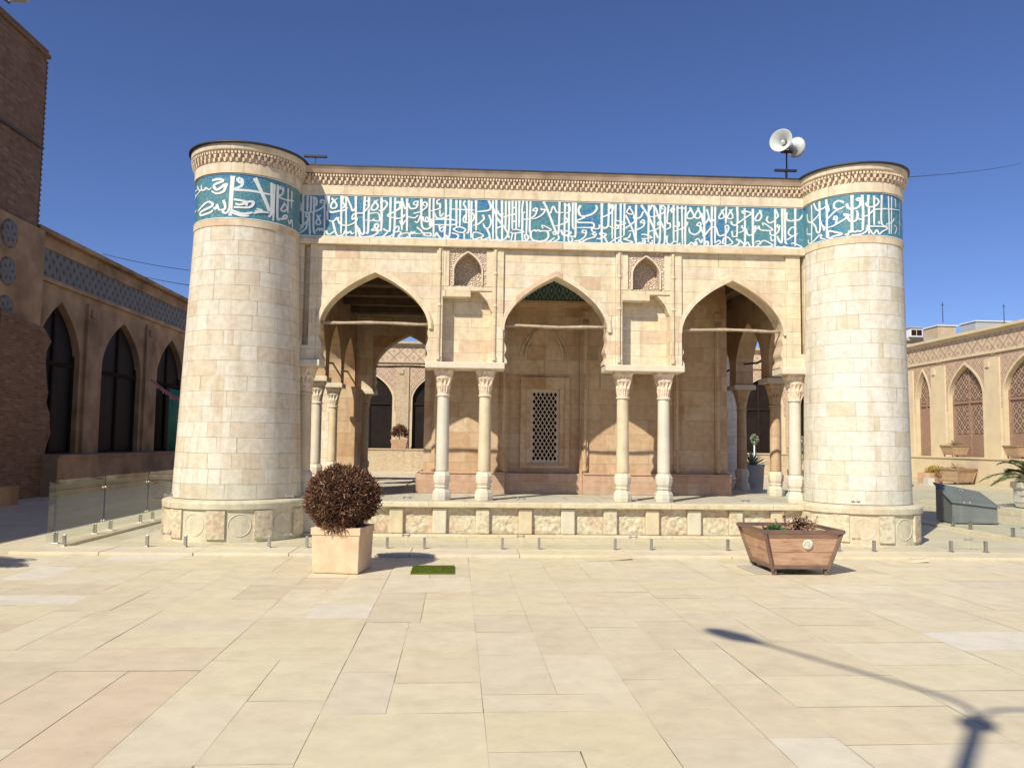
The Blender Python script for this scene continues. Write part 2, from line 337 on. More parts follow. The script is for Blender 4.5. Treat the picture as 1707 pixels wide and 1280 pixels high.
    def prism(s, loops, y0, y1, tone=.5):
        """filled outline(s) in x,z (later loops are holes), extruded from y0 to y1"""
        cu = bpy.data.curves.new('t', 'CURVE'); cu.dimensions = '2D'; cu.fill_mode = 'BOTH'; cu.extrude = (y1-y0)/2
        for lp in loops:
            sp = cu.splines.new('POLY'); sp.points.add(len(lp)-1); sp.use_cyclic_u = True
            for p, (x, z) in zip(sp.points, lp): p.co = (x, z, 0, 1)
        ob = bpy.data.objects.new('t', cu); me = bpy.data.meshes.new_from_object(ob)
        yc = (y0+y1)/2
        s.add([(v.co.x, yc-v.co.z, v.co.y) for v in me.vertices], [tuple(p.vertices) for p in me.polygons], tone=tone)
        bpy.data.objects.remove(ob); bpy.data.curves.remove(cu); bpy.data.meshes.remove(me)
        return s
    def done(s, name, mat, parent=None, weld=False, bevel=0):
        me = bpy.data.meshes.new(name); me.from_pydata([tuple(v) for v in s.v], [], s.f); me.update()
        uvl = me.uv_layers.new(name='UVMap')
        ca = me.attributes.new('tone', 'FLOAT', 'FACE'); ca.data.foreach_set('value', s.tone)
        buf = []
        for p, u in zip(me.polygons, s.uv):
            if u: 
                for a in u: buf += [a[0], a[1]]
            else:
                n = p.normal; ax = max(range(3), key=lambda i: abs(n[i]))
                for vi in p.vertices:
                    c = me.vertices[vi].co
                    buf += [(c.y, c.z), (c.x, c.z), (c.x, c.y)][ax]
        uvl.data.foreach_set('uv', buf)
        me.polygons.foreach_set('use_smooth', s.sm)
        me.materials.append(mat if not isinstance(mat, str) else M[mat])
        ob = bpy.data.objects.new(name, me); C.objects.link(ob)
        if parent: ob.parent = parent
        if bevel:
            bv = ob.modifiers.new('bevel', 'BEVEL'); bv.width = bevel; bv.segments = 2; bv.limit_method = 'ANGLE'; bv.harden_normals = False
        return ob
def tag(o, label=None, cat=None, group=None, kind=None):
    if label: o['label'] = label
    if cat: o['category'] = cat
    if group: o['group'] = group
    if kind: o['kind'] = kind
    return o
def thing(name, label, cat, loc=(0, 0, 0), rz=0, group=None):
    o = bpy.data.objects.new(name, None); o.empty_display_size = .2; C.objects.link(o)
    o.location = loc; o.rotation_euler = (0, 0, rz)
    return tag(o, label, cat, group)
def dup(root, loc, rz, label, group=None, scale=None):
    def cp(o, par):
        c = o.copy(); C.objects.link(c); c.parent = par
        for ch in list(o.children): cp(ch, c)
        return c
    r = cp(root, None); r.location = loc; r.rotation_euler = (0, 0, rz); r['label'] = label
    if group: r['group'] = group
    if scale: r.scale = (scale,)*3
    return r
def smooth_pts(pts, n=5):
    out = []
    P = [pts[0]]+list(pts)+[pts[-1]]
    for i in range(1, len(P)-2):
        for k in range(n):
            t = k/n
            out.append(tuple(.5*((2*b)+(-a+c)*t+(2*a-5*b+4*c-d)*t*t+(-a+3*b-3*c+d)*t**3) for a, b, c, d in zip(P[i-1], P[i], P[i+1], P[i+2])))
    out.append(tuple(pts[-1])); return out
def arch_outline(cx, hw, zs, za, n=5):
    """pointed arch from the left springing to the right one"""
    base = [(1, 0), (.985, .14), (.90, .33), (.72, .55), (.48, .74), (.24, .885), (0, 1)]
    pts = smooth_pts([(cx-hw*a, zs+(za-zs)*b) for a, b in base], n)
    right = [(2*cx-x, z) for x, z in pts[::-1][1:]]
    return pts+right

# inscription strokes: width : u,z ... (traced letter by letter from the tile band)
WALL="33:-314,896 -308,718 -304,602 -294,592 -282,613 -272,665 -267,728 -266,790 -271,821 -273,800 -273,769 -268,759;37:-304,900 -303,446 -301,352;33:-316,854 -312,718 -307,613;33:-296,895 -296,613;33:-290,884 -290,603;33:-285,874 -284,613;33:-282,863 -280,790 -281,707;33:-296,592 -298,540 -297,509 -293,519 -293,571 -296,592;33:-293,519 -296,425 -306,351 -311,382 -312,477 -311,540;30:-292,519 -290,180;33:-302,352 -312,204 -304,180 -293,180;33:-296,425 -297,310 -305,236 -313,183;30:-285,603 -284,290 -281,207;24:-280,259 -275,312 -273,270 -270,312 -268,271 -264,271;26:-279,551 -272,406 -277,374 -280,416 -275,509 -272,551;28:-266,707 -265,180;33:-262,271 -260,220 -255,210 -248,262;39:-265,894 -260,728 -259,634 -253,603 -238,634 -231,645 -225,696;37:-259,893 -260,676;33:-254,852 -245,738 -248,676 -255,686 -253,769 -244,851;28:-261,624 -260,479 -256,448 -249,448 -244,510 -243,469 -240,521;35:-237,900 -236,222;33:-233,892 -235,799 -231,727 -234,676;30:-229,892 -227,180;33:-251,438 -246,262 -241,180 -232,212 -228,285 -225,233 -220,265 -217,224 -213,245;33:-228,882 -221,737 -217,635 -213,676;37:-212,900 -210,180;30:-242,469 -238,397 -228,367 -220,388 -213,429 -209,481 -211,522 -217,481 -216,563 -209,594 -199,604 -193,666 -188,737 -190,809 -194,819 -196,768 -192,737;35:-196,900 -197,573 -196,246 -202,246 -205,317 -211,368;37:-189,900 -189,318 -192,247 -196,267;33:-180,829 -173,747 -176,676 -183,666 -184,717 -178,808 -173,849;35:-167,899 -166,361 -169,299 -175,330 -178,380 -174,421 -171,381 -174,330;33:-165,828 -160,828 -157,767 -165,655 -172,666;26:-188,594 -174,615 -170,554 -170,472 -178,472 -180,502 -182,472 -187,472 -197,481;33:-209,378 -203,194 -194,180 -182,196 -172,259 -176,299 -183,298 -176,360;35:-151,899 -151,352 -153,291 -160,310 -162,341;33:-175,180 -164,188 -155,270;35:-143,898 -143,362 -145,180;30:-141,817 -134,817 -133,746 -143,645 -154,595 -154,554 -147,534 -131,524;28:-143,332 -138,383 -135,353 -137,292 -142,281 -146,311;28:-137,292 -131,272 -136,201 -130,181;33:-164,180 -153,189 -142,251;37:-131,894 -130,313;37:-122,885 -121,293;33:-142,791 -135,802 -134,751 -135,700 -141,649;33:-130,833 -125,701 -121,732;30:-111,804 -108,774 -104,785 -103,836 -108,835 -111,804;33:-103,785 -106,723 -114,702 -118,742 -119,804;33:-141,516 -130,537 -125,599;28:-134,486 -130,405 -124,497;28:-120,558 -108,539 -102,591;30:-110,621 -99,652 -88,735 -87,807 -92,827 -94,786 -90,755;28:-108,478 -103,458 -99,550 -98,581;35:-97,888 -96,499 -93,366 -85,346 -78,408 -78,521 -73,521;35:-82,900 -82,664 -81,398;33:-75,900 -75,736 -74,213;26:-93,571 -92,489 -85,479 -84,531 -87,561 -89,510 -85,459;30:-64,881 -69,860 -68,799 -64,809 -63,737 -68,706 -82,664;33:-74,644 -70,562 -61,543 -45,616;28:-64,809 -63,583 -57,646;35:-54,892 -53,646 -55,214;33:-45,900 -45,544 -45,431 -46,245 -49,204 -52,245 -55,194 -60,183 -65,224 -69,285 -72,213 -77,223;30:-77,470 -74,521 -38,524 -37,441 -73,429 -77,439;26:-64,419 -63,327 -58,317 -56,379 -59,389 -63,347;35:-35,884 -34,390;33:-28,885 -28,390;28:-43,719 -19,711 -3,712;33:-19,876 -22,814 -17,711 -18,484;33:-13,887 -12,350 -17,298;33:-8,877 -8,206;28:-18,618 -22,556 -20,484 -9,495 -4,537 -3,609 -7,671;30:-40,338 -34,390 -24,391 -18,350 -23,298 -34,318 -40,369;33:-42,287 -31,256 -33,184 -46,180 -60,183;28:-20,288 -20,180;37:0,888 1,341;37:22,891 26,798 23,715 2,682;33:12,631 14,590 14,548 4,454 -5,433;30:23,632 27,518 24,404 17,393 13,476;28:-5,299 3,310 14,248 -2,185 -5,237 -4,299;33:20,373 25,238 13,180 10,217;33:30,892 31,197;33:36,900 37,197;33:38,716 42,644 50,655;28:31,747 38,571 48,437;33:36,384 49,447;35:46,894 47,250 45,180 40,187 37,270;33:25,218 27,180 32,180 50,180;28:-136,180 -107,180 -62,180;28:-136,180 -134,211 -126,262 -118,263 -115,252 -113,293 -111,253 -108,294 -106,263 -96,264;30:-104,376 -96,315 -93,274 -80,275 -80,223 -90,233 -90,274;33:-117,252 -116,201 -119,181 -121,211;35:46,892 47,213 40,194;33:39,682 46,602 59,632 65,652;30:39,573 53,383 60,222;33:53,892 53,353;33:59,892 59,382 54,223 44,180;33:65,900 65,382;33:71,900 72,381;33:65,772 71,773;33:65,642 71,662;33:65,512 71,532;33:77,900 77,421;30:84,900 82,692 88,702;33:83,682 83,219 88,180 94,228 91,289 87,279 89,198;33:90,900 91,743 90,289;30:62,332 67,311 86,340 72,381 65,362;26:66,321 63,180;26:71,311 70,180;30:97,895 96,389 98,349 105,378 107,358 112,378 114,357 119,367 129,366 134,396 118,469 120,408;30:107,784 101,733 107,723 109,753 107,784;28:109,743 105,642 96,581 82,561;37:120,896 125,805 130,682 141,396 146,303;30:118,774 116,743 123,754 120,682 111,611 100,571;30:125,774 132,682 137,815 141,764 145,703 158,713;35:149,900 148,395 145,303;35:98,338 99,227 107,180 121,184 129,244 129,325 126,356;33:159,888 158,189;33:166,888 166,301;33:160,847 167,827 167,734 161,703;30:158,631 163,590 161,528 141,457;33:173,899 173,476 176,424;35:178,900 178,331 175,280 166,291;30:137,335 139,355 143,344 141,304 137,325;30:141,253 133,192 126,180;30:147,293 148,231 139,180;33:152,395 156,302 163,301 170,352 157,384;28:165,291 166,198 170,180 173,228 170,259;37:187,848 183,765 187,662 198,662 210,714 216,797 214,860;33:195,631 180,569 184,537 207,537 211,495 208,453 180,445;28:192,402 190,361 196,350 197,391 192,402;30:197,360 195,288 186,216 175,197;39:225,900 225,180;28:221,505 219,432 207,432 209,380 215,369;28:214,359 208,338 214,307 215,348;33:214,286 198,235 188,180 183,217;30:216,254 225,253 232,336 221,348 226,305 233,273;33:222,627 232,669 242,731 246,815 244,877 240,846 242,804;35:238,898 237,554 236,481 230,439 228,471;30:244,888 244,251;33:250,888 249,198;35:259,898 259,197;33:266,899 265,322;28:239,481 247,449 255,448 252,511 249,490;30:249,595 268,542 249,490;28:277,857 270,752 277,710 281,741 273,857;30:281,741 286,646 295,667 300,773;28:282,668 284,583 268,458 262,437;30:268,699 281,426 286,225;33:287,889 287,194 293,203 296,182 303,202 302,255 297,203;28:300,625 295,572 301,562 302,593 300,625;28:302,572 300,498 286,425 273,405;37:296,889 309,688 319,476 327,285;33:310,889 309,212;33:316,900 311,783;33:317,879 323,826 327,699 338,454;30:320,890 320,180;30:310,688 319,678 336,752 340,837 335,890 333,837 338,816;33:331,900 330,263 325,180;28:310,403 325,455 331,518 328,582 326,539 330,518;30:346,900 343,581 348,570 348,485 336,433;33:339,826 339,262 335,180;33:355,900 355,218;33:349,784 354,858 356,805 350,762;33:362,891 362,217;30:370,891 371,184;30:377,891 376,194 382,183 387,225 392,192 397,202 395,246 392,192;28:362,848 377,848;30:297,266 316,296 302,350 296,340;28:311,212 316,180 316,254;33:222,357 233,335 229,294 222,263;30:231,273 235,189 240,180 249,250 265,311;30:249,198 255,187 256,249;30:260,207 263,180 273,180 281,205 264,259 273,279 277,363;30:343,336 343,208 349,180 355,228 362,238;28:360,217 364,185 367,216;30:384,870 392,719 387,666 380,676 380,741 388,859;30:399,870 404,741 401,676 394,687 395,752 402,859;35:411,900 411,180;30:406,773 408,622 412,590 418,654;28:402,601 397,547 404,536 404,590 401,601;33:404,525 403,439 394,375 385,408 383,494;30:379,612 376,580 380,569 380,601;28:380,558 374,494 357,421;28:394,267 400,299 405,223 407,298;30:405,503 410,374 418,449;28:357,517 364,506 365,591 361,559;33:411,894 411,180 416,180 418,234 414,256 413,203;30:407,586 412,575 419,691 415,840;28:416,840 422,617 430,669;33:425,893 424,180 430,180 446,180;33:431,892 430,223;30:407,362 411,362 423,500 432,510 436,382 441,361 450,403 455,488 454,551 450,551 449,509 453,488;28:442,838 447,721 443,679 437,690 442,785 448,859;28:457,848 463,731 460,678 453,700 457,784 463,858;33:451,891 450,583;30:450,488 449,180;28:430,223 437,276 440,234 432,191;28:444,212 446,318 453,339 458,297 462,233 451,191 445,223;35:471,899 471,593 462,572 460,636;33:471,593 488,718 497,792 480,825 486,750;30:471,561 470,339;28:461,455 463,350 470,370;28:481,560 479,518 483,507 481,455 472,423;33:485,877 485,782 485,254 481,243 476,296;30:469,318 472,286 474,296 473,222 462,180 448,180;30:487,507 490,401 496,390 503,454 505,569 503,506 508,517 511,559 512,506 518,484 536,494 523,600 518,611 519,569;37:500,876 500,190 506,180 511,211;30:481,180 482,180 487,232 490,253 495,180 499,180;30:512,854 516,748 511,664 504,675 509,780 517,843;30:541,883 545,799 546,746 542,704 539,662 530,621 525,684 528,747;33:541,883 540,180;28:546,599 544,557 548,546 549,588;30:548,546 546,462 538,399 532,410 531,484;37:554,892 553,315 548,294 544,388;37:559,892 559,314 563,251;28:532,378 534,294 538,315;35:562,829 563,682 579,681 587,712 591,785;37:578,900 577,209;30:580,513 572,555 565,472 567,409 574,398 582,439;28:574,398 566,346 562,314;28:504,264 511,284 513,232 507,232;30:506,180 518,180 536,210 520,295 514,253;30:540,180 546,189 552,180 557,199 563,180 590,180 574,261 570,241"
LEFT="58:-19,867 -28,520 -31,207;41:59,839 31,815 61,764 82,798 59,839;39:82,798 77,711 20,663 13,641 194,641 304,633 414,632;51:210,862 273,680 338,489 381,347;36:392,835 401,353 368,256;34:426,824 426,206;34:469,828 475,288 512,267 591,305 612,357 569,342 540,287;31:515,823 488,780 535,786 544,823;31:545,790 528,694 492,648 511,621 603,622 730,664;27:612,829 621,406;27:680,813 679,518;29:563,540 517,423 567,419 607,490 552,569;43:-263,809 -172,819 -121,782 -232,728 -202,648 -159,665 -111,716 -80,726 -94,683 -116,608 -199,583 -267,635;29:-705,743 -606,651 -467,682;29:-705,890 -706,779 -553,732 -560,802 -486,699 -444,698 -449,776 -428,688 -367,678 -362,709 -298,663 -269,690;29:-705,618 -571,638;41:-498,350 -322,460 -239,414 -276,365 -444,313 -412,261 -273,278 -236,316;34:-228,358 -199,323 -184,397 -156,308 -115,316;36:-112,467 -84,348 -114,284 -81,250 -52,283 -38,347;41:3,478 134,447 63,395 19,414;39:6,349 165,364 205,458 141,448 136,382;39:-7,294 96,247 202,284;34:-21,261 83,214 168,224;31:224,310 304,338 237,356;31:210,275 297,314 374,323;27:-704,486 -706,340;27:-545,386 -601,359;27:625,295 651,237 687,318 706,190"
RIGHT="30:-894,755 -870,617 -785,572 -663,652 -652,716;30:-786,873 -785,583 -797,219;33:-744,890 -701,769 -652,716;33:-650,887 -647,373 -697,367 -716,454 -772,555;30:-652,728 -597,742 -563,753 -539,666 -523,695 -545,815;35:-553,886 -547,657 -553,207;33:-344,771 -400,817 -452,786 -453,708 -402,672 -338,702;30:-402,672 -461,631 -532,540;37:-253,887 -258,455 -260,233;33:-316,743 -290,660 -242,641 -179,678 -157,765 -171,822 -205,803 -171,766;35:-142,875 -135,575 -143,266;33:-71,872 -81,683;30:-102,739 -81,672 -8,673 48,742 33,808 -6,806;30:-5,861 -12,352;28:-71,650 -73,198;30:91,880 83,657 83,380 162,346;26:186,872 187,416 188,217;24:238,871 219,222;24:303,853 312,699;28:-126,508 -83,518 -16,606 62,633 388,675;28:-447,560 -463,508 -426,499 -425,532 -440,564;28:-426,488 -449,404 -534,382;33:-449,404 -340,480 -291,537 -346,570 -305,507 -278,435 -217,438 -195,536 -208,614;28:-196,469 -141,443;33:-527,324 -450,281 -371,230 -451,214 -528,200 -527,324;28:-336,223 -309,196 -287,270 -274,235;30:-253,266 -226,240 -198,259 -171,246 -143,266;28:-78,330 161,324 89,249 47,201 17,265 -22,198 -58,253 -100,352;28:-100,308 -101,253 -157,201 -267,190;28:-900,501 -893,393 -788,354;28:-877,283 -847,202 -754,215 -658,285 -621,273 -640,234 -578,192;26:59,423 43,399 66,379;24:144,377 234,425 281,502;22:279,390 330,346 287,236;17:381,482 461,416;17:435,882 389,239;30:-654,603 -618,454 -559,378;28:-601,425 -585,341"

# ------------------------------------------------------------ ground
gb = MB(); gb.add([(-300,-120,-.004),(300,-120,-.004),(300,400,-.004),(-300,400,-.004)], [(0,1,2,3)])
tag(gb.done('ground', 'grout'), kind='structure')
pv = MB()
A = R(1.1); ca, sa = math.cos(A), math.sin(A)
def slab(u0, u1, v0, v1, tone):
    a, b, c, d = (random.choice([.0004, .0006, .001, .0016, .0032]) for _ in range(4)); q = [(u0+a, v0+b), (u1-c, v0+b), (u1-c, v1-d), (u0+a, v1-d)]
    jx = [random.uniform(-.0015, .0015) for _ in range(8)]
    q = [(u+jx[2*i], v+jx[2*i+1]) for i, (u, v) in enumerate(q)]
    pv.add([(u*ca-v*sa, u*sa+v*ca, random.uniform(0, .0018)) for u, v in q], [(0,1,2,3)], tone=tone)
def rtone(u, v):
    t = random.random()
    t = random.uniform(.0, .76) if t < .94 else (random.uniform(.78, .88) if t < .992 else random.uniform(.93, .97))
    if (u < -2.2 and 3.2 < v < 5.8 or u > 3.2 and v < 4.9) and random.random() < .75: t = random.uniform(.94, 1)
    return t
mod = .4825
def run(u0, u1, v0, v1, hs):
    v = v0
    while v < v1-.01:
        h = random.choice(hs); h = v1-v if v1-v < h*1.5 else h
        slab(u0, u1, v, v+h, rtone(u0, v)); v += h
for k in range(-34, 52, 2):
    u0 = .19+k*mod; v = -6-random.uniform(0, 1.2)
    while v < 46:
        B = random.choice([.95, 1.4, 1.9, 2.4])
        if random.random() < .30: run(u0, u0+2*mod, v, v+B, [.5, .62, .75])
        else:
            c = u0+mod*random.choice([1, 1, 1, .8, 1.2])
            run(u0, c, v, v+B, [.74, .86, .98, 1.1]); run(c, u0+2*mod, v, v+B, [.6, .86, .98, 1.25])
        v += B
tag(pv.done('paving', 'paving'), kind='structure')

# ------------------------------------------------------------ the stone pavilion
ZF = .59      # platform floor
ZC0, ZC1 = 3.0, 5.03
pav = thing('stone_pavilion', 'cream stone pavilion with round corner towers, three pointed arches and a turquoise inscription band', 'pavilion', (1.42, 18.2, 0))
OFF = Vector((-1.42, -18.2, 0))
def P(ob):     # parts are modelled in world metres and hang under the pavilion's base point
    ob.location = OFF; return ob
XL, XR, YF, YB = -3.93, 6.75, 13.78, 22.7
OPEN = [(-2.70, -.80), (.53, 2.37), (3.70, 5.55)]
APEX = 4.56; SPR = 3.60
pf = MB()
pf.box(-3.3, 6.2, 13.79, 22.7, .0, .5); pf.box(-3.62, 6.45, 14.6, 21.9, 0, .496)
plat = P(pf.done('platform', 'plinthstone', pav))
fl = MB(); fl.box(-3.6, 6.4, 13.70, 22.75, .503, ZF); 
f_ = fl.done('platform_slab', 'slabfloor', plat, bevel=.012)
k = MB(); k.box(-2.9, 5.75, 13.64, 13.84, .497, ZF+.003)
k.done('platform_lip', 'course', plat, bevel=.02)
k = MB(); k.box(-2.9, 5.9, 13.60, 13.74, 0, .05); k.done('platform_foot', 'course', plat, bevel=.01)

def carved_post(cx, w, y, z0, z1, X=None):
    b = MB()
    if X: b.X = X
    b.box(cx-w/2, cx+w/2, y-.035, y+.055, z0, z1-.01)
    return b
def medallion(b, cx, cz, r, y, one=False):
    n = 32
    for r0, h in (((r, .012),) if one else ((r, .012), (r*.5, .008))):
        h *= .62 if one else .9; prof = [(r0+.008, 0), (r0+.003, h), (r0-.003, h), (r0-.008, 0)]
        vs = []; 
        for i in range(n):
            t = 2*math.pi*i/n
            for rr, hh in prof: vs.append((cx+rr*math.cos(t), y-hh, cz+rr*math.sin(t)))
        m = len(prof)
        fs = [(i*m+j, ((i+1) % n)*m+j, ((i+1) % n)*m+j+1, i*m+j+1) for i in range(n) for j in range(m-1)]
        b.add(vs, fs, smooth=True)
def relief(b, x0, x1, z0, z1, y, amp, nx=26, seedv=0.):
    vs = []; fs = []; nz_ = nx
    cx, cz = (x0+x1)/2, (z0+z1)/2
    for j in range(nz_+1):
        for i in range(nx+1):
            x = x0+(x1-x0)*i/nx; z = z0+(z1-z0)*j/nz_
            r = math.hypot(x-cx, z-cz)/((x1-x0)/2)
            th = math.atan2(z-cz, x-cx)
            nn = noise.noise(Vector((x*11+seedv, z*11, seedv)))
            h = (.5+.5*math.cos(r*9+2*math.cos(8*th)*.6))*amp*max(0, 1-r*1.05) + amp*.75*max(0, nn)
            e = min((x-x0), (x1-x), (z-z0), (z1-z))
            h *= min(1, e/.03)
            vs.append((x, y-h-.004, z))
    for j in range(nz_):
        for i in range(nx): q = j*(nx+1)+i; fs.append((q, q+1, q+nx+2, q+nx+1))
    b.add(vs, fs, smooth=True)
xs = -2.72; idx = 0
while xs < 5.8:
    po = carved_post(xs, .235, 13.735, .055, .495).done('carved_post', ('pale', 'carved', 'honey')[idx % 3], plat, bevel=.02)
    cx = xs+.365
    b = MB(); relief(b, xs+.12, xs+.61, .052, .495, 13.785, .030 if idx % 3 else .014, seedv=idx*3.7)
    medallion(b, cx, .27, .17, 13.782, idx % 2 == 0)
    b.done('carved_panel', 'carved', plat)
    xs += .73; idx += 1

def ribbon(b, pts, w, mp, base):
    pts = smooth_pts(pts, 4); n = len(pts); L = []; Rr = []
    for i, (x, z) in enumerate(pts):
        a = pts[max(0, i-1)]; c = pts[min(n-1, i+1)]; dx, dz = c[0]-a[0], c[1]-a[1]; l = math.hypot(dx, dz) or 1
        t = i/(n-1); dirx, dirz = dx/l, dz/l
        ww = w*.5*(1.10+.22*abs(dirz)-.30*abs(t-.5)*2*(abs(dirz) < .7)) * (1.18 if t < .12 else (.7 if t > .93 else 1))
        nx_, nz_ = -dirz*ww, dirx*ww; d = base+t*.0003
        L.append(mp(x+nx_, z+nz_, d)); Rr.append(mp(x-nx_, z-nz_, d))
    vs = L+Rr
    b.add(vs, [(n+i, n+i+1, i+1, i) for i in range(n-1)])
def script_band(b, data, mp, su, kw=.0082):
    for i, st in enumerate(data.split(';')):
        wd, pp = st.split(':'); pts = []
        for q in pp.split():
            u, z = q.split(','); pts.append((float(u)*su, 5+float(z)/1000))
        ribbon(b, pts, float(wd)/10*kw, mp, .003+(i % 29)*.00032)

def dentils_line(b, x0, x1, y, mp=None):
    """two rows of little carved brackets between z 6.09 and 6.28; mp bends the row round a tower"""
    mp = mp or (lambda x, d, z: (x, y-d, z))
    def bx(x0, x1, d0, d1, z0, z1, taper=0):
        v = [mp(x0+taper, d0, z0), mp(x1-taper, d0, z0), mp(x1, d0, z1), mp(x0, d0, z1), mp(x0+taper, d1-taper*.6, z0), mp(x1-taper, d1-taper*.6, z0), mp(x1, d1, z1), mp(x0, d1, z1)]
        b.add(v, [(0,1,2,3),(7,6,5,4),(4,5,1,0),(5,6,2,1),(6,7,3,2),(7,4,0,3)])
    p = .094; n = int((x1-x0)/p)
    p = (x1-x0)/n
    for i in range(n):
        x = x0+i*p
        bx(x+.012, x+.058, -.01, .045, 6.10, 6.165, .012)
        bx(x+.052, x+.098, -.01, .075, 6.155, 6.215, .010)
    p2 = .052; n = int((x1-x0)/p2)
    p2 = (x1-x0)/n
    for i in range(n):
        x = x0+i*p2; bx(x+.008, x+.040, -.01, .088, 6.225, 6.262, .004)

def wall_face(name, flip, with_script):
    """one arcaded side: local y grows inwards from the face, placed by matrix X"""
    X = Matrix() if not flip else Matrix.Translation((2*1.415, 13.95+22.5, 0)) @ Matrix.Rotation(math.pi, 4, 'Z')
    Y = 13.95
    bays = []
    # wall over and round each of the three arches (set back 4 cm), cut by its pointed opening
    for (a, c), (f0, f1) in zip(OPEN, ((-2.76, -.68), (.51, 2.51), (3.70, 5.60))):
        f0 = min(f0, a); f1 = max(f1, c)
        out = [(f0, ZC0), (a, ZC0), (a, SPR-.3)] + arch_outline((a+c)/2, (c-a)/2, SPR, APEX) + [(c, SPR-.3), (c, ZC0), (f1, ZC0), (f1, ZC1), (f0, ZC1)]
        q = []
        for p_ in out:
            if not q or math.hypot(p_[0]-q[-1][0], p_[1]-q[-1][1]) > 1e-4: q.append(p_)
        if math.hypot(q[0][0]-q[-1][0], q[0][1]-q[-1][1]) < 1e-4: q.pop()
        b = MB(); b.X = X; b.prism([q], Y+.04, Y+.42); bays.append(P(b.done('arch_wall', 'inner' if flip else 'facade', pav)))  # rear wall takes the darker stone: its shade is put into the colour
    # end strips beside the towers, with a deep upright slot
    for xs_, sl in (((-3.30, -2.76), (-2.99, -2.88)), ((5.60, 6.15), (5.86, 5.93))):
        t = MB(); t.X = X; t.box(xs_[0], sl[0], Y, Y+.42, ZC0, ZC1); t.box(sl[1], xs_[1], Y, Y+.42, ZC0, ZC1); t.box(sl[0], sl[1], Y+.16, Y+.42, ZC0, ZC1); t.box(sl[0], sl[1], Y+.003, Y+.16, ZC0, ZC0+.25)
        P(t.done('end_pier', 'facade', pav))
    for x0, x1, e0, e1 in ((-.56, .31, -.678, .508), (2.63, 3.49, 2.513, 3.698)):
        cx = (x0+x1)/2
        t = MB(); t.X = X
        t.box(e0, x0, Y, Y+.41, ZC0, ZC1); t.box(x1, e1, Y, Y+.41, ZC0, ZC1)
        t.box(x0, x1, Y+.27, Y+.40, ZC0, 4.27)                       # back of the lower recess
        t.box(x0, x1, Y+.012, Y+.40, 4.27, 4.34)                      # ledge
        pier = P(t.done('pier', 'facade', pav))
        t = MB(); t.X = X
        lp = [(x0, 4.343), (x1, 4.343), (x1, 5.027), (x0, 5.027)]
        nh = [(cx-.24, 4.36)] + [(cx-.24, 4.50)] + arch_outline(cx, .24, 4.62, 4.95, 4) + [(cx+.24, 4.50), (cx+.24, 4.36)]
        nh = [nh[0]]+[p_ for i, p_ in enumerate(nh[1:]) if p_ != nh[i]]
        t.prism([lp, nh], Y+.03, Y+.27); t.box(x0, x1, Y+.275, Y+.40, 4.343, 5.027)
        nc = t.done('carved_niche', 'arab', pier)
        t = MB(); t.X = X
        oa = arch_outline(cx, .268, 4.62, 4.985, 4); ia = arch_outline(cx, .242, 4.62, 4.952, 4)
        t.prism([[(cx-.268, 4.36)]+oa+[(cx+.268, 4.36), (cx+.242, 4.36)]+ia[::-1]+[(cx-.242, 4.36)]], Y+.005, Y+.05)
        t.done('niche_moulding', 'course', pier)
        t = MB(); t.X = X; t.box(x0, cx-.33, Y+.008, Y+.05, 4.345, 5.0); t.done('niche_jamb', 'course', pier)
        t = MB(); t.X = X; t.box(cx+.33, x1, Y+.008, Y+.05, 4.345, 5.0); t.done('niche_jamb', 'course', pier)
        t = MB(); t.X = X; t.box(x0+.002, cx+.06, Y-.02, Y+.20, 4.15, 4.262); t.done('niche_bracket', 'course', pier, bevel=.01)
        t = MB(); t.X = X; t.prism([[(x1-.24, 4.262), (x1-.18, 4.20), (x1-.08, 4.08), (x1-.02, 3.93), (x1-.002, 3.90), (x1-.002, 4.262)]], Y+.03, Y+.262); t.done('corner_bracket', 'facade', pier)
        # slender colonettes with little bases framing the pier panel
        for sx in (x0-.055, x1+.055):
            t = MB(); t.X = X
            t.lathe([(.032, 3.03), (.034, 3.06), (.022, 3.07), (.036, 3.10), (.02, 3.13), (.026, 3.15), (.026, 4.98), (.034, 5.0)], sx, Y-.002, 12)
            for zr in (3.97, 4.55): t.lathe([(.027, zr), (.034, zr+.02), (.034, zr+.035), (.027, zr+.055)], sx, Y-.002, 12)
            t.done('colonette', 'facade', pier)
    # archivolts
    for (a, c), bay in zip(OPEN, bays):
        cx, hw = (a+c)/2, (c-a)/2
        t = MB(); t.X = X
        oa = arch_outline(cx, hw+.055, SPR-.02, APEX+.075); ia = arch_outline(cx, hw-.004, SPR-.02, APEX-.004)
        t.prism([oa+ia[::-1]], Y-.005, Y+.075)
        oa = arch_outline(cx, hw+.075, SPR-.02, APEX+.10); ia = arch_outline(cx, hw+.05, SPR-.02, APEX+.072)
        t.prism([oa+ia[::-1]], Y+.012, Y+.06)
        t.done('archivolt', 'course', bay, bevel=.01)
        # small curled brackets under the springing
        for sx, sg in ((a, 1), (c, -1)):
            t = MB(); t.X = X
            t.prism([smooth_pts([(sx-.004*sg, 3.60), (sx+.018*sg, 3.52), (sx+.004*sg, 3.40), (sx+.045*sg, 3.25), (sx+.012*sg, 3.14), (sx+.05*sg, 3.06), (sx+.055*sg, 3.003), (sx-.004*sg, 3.003)], 3)], Y+.045, Y+.41)
            t.done('springing_bracket', 'facade', bay)
        t = MB(); t.X = X
        n = 9; pts = [(a-.03+(c-a+.06)*i/n, Y+.17+.006*math.sin(i*1.7), 3.68+.009*math.sin(i*.9+a)) for i in range(n+1)]
        t.tube(pts, [.028+.004*math.sin(i*2.1) for i in range(n+1)], 8)
        t.done('tie_beam', 'oldwood', bay)
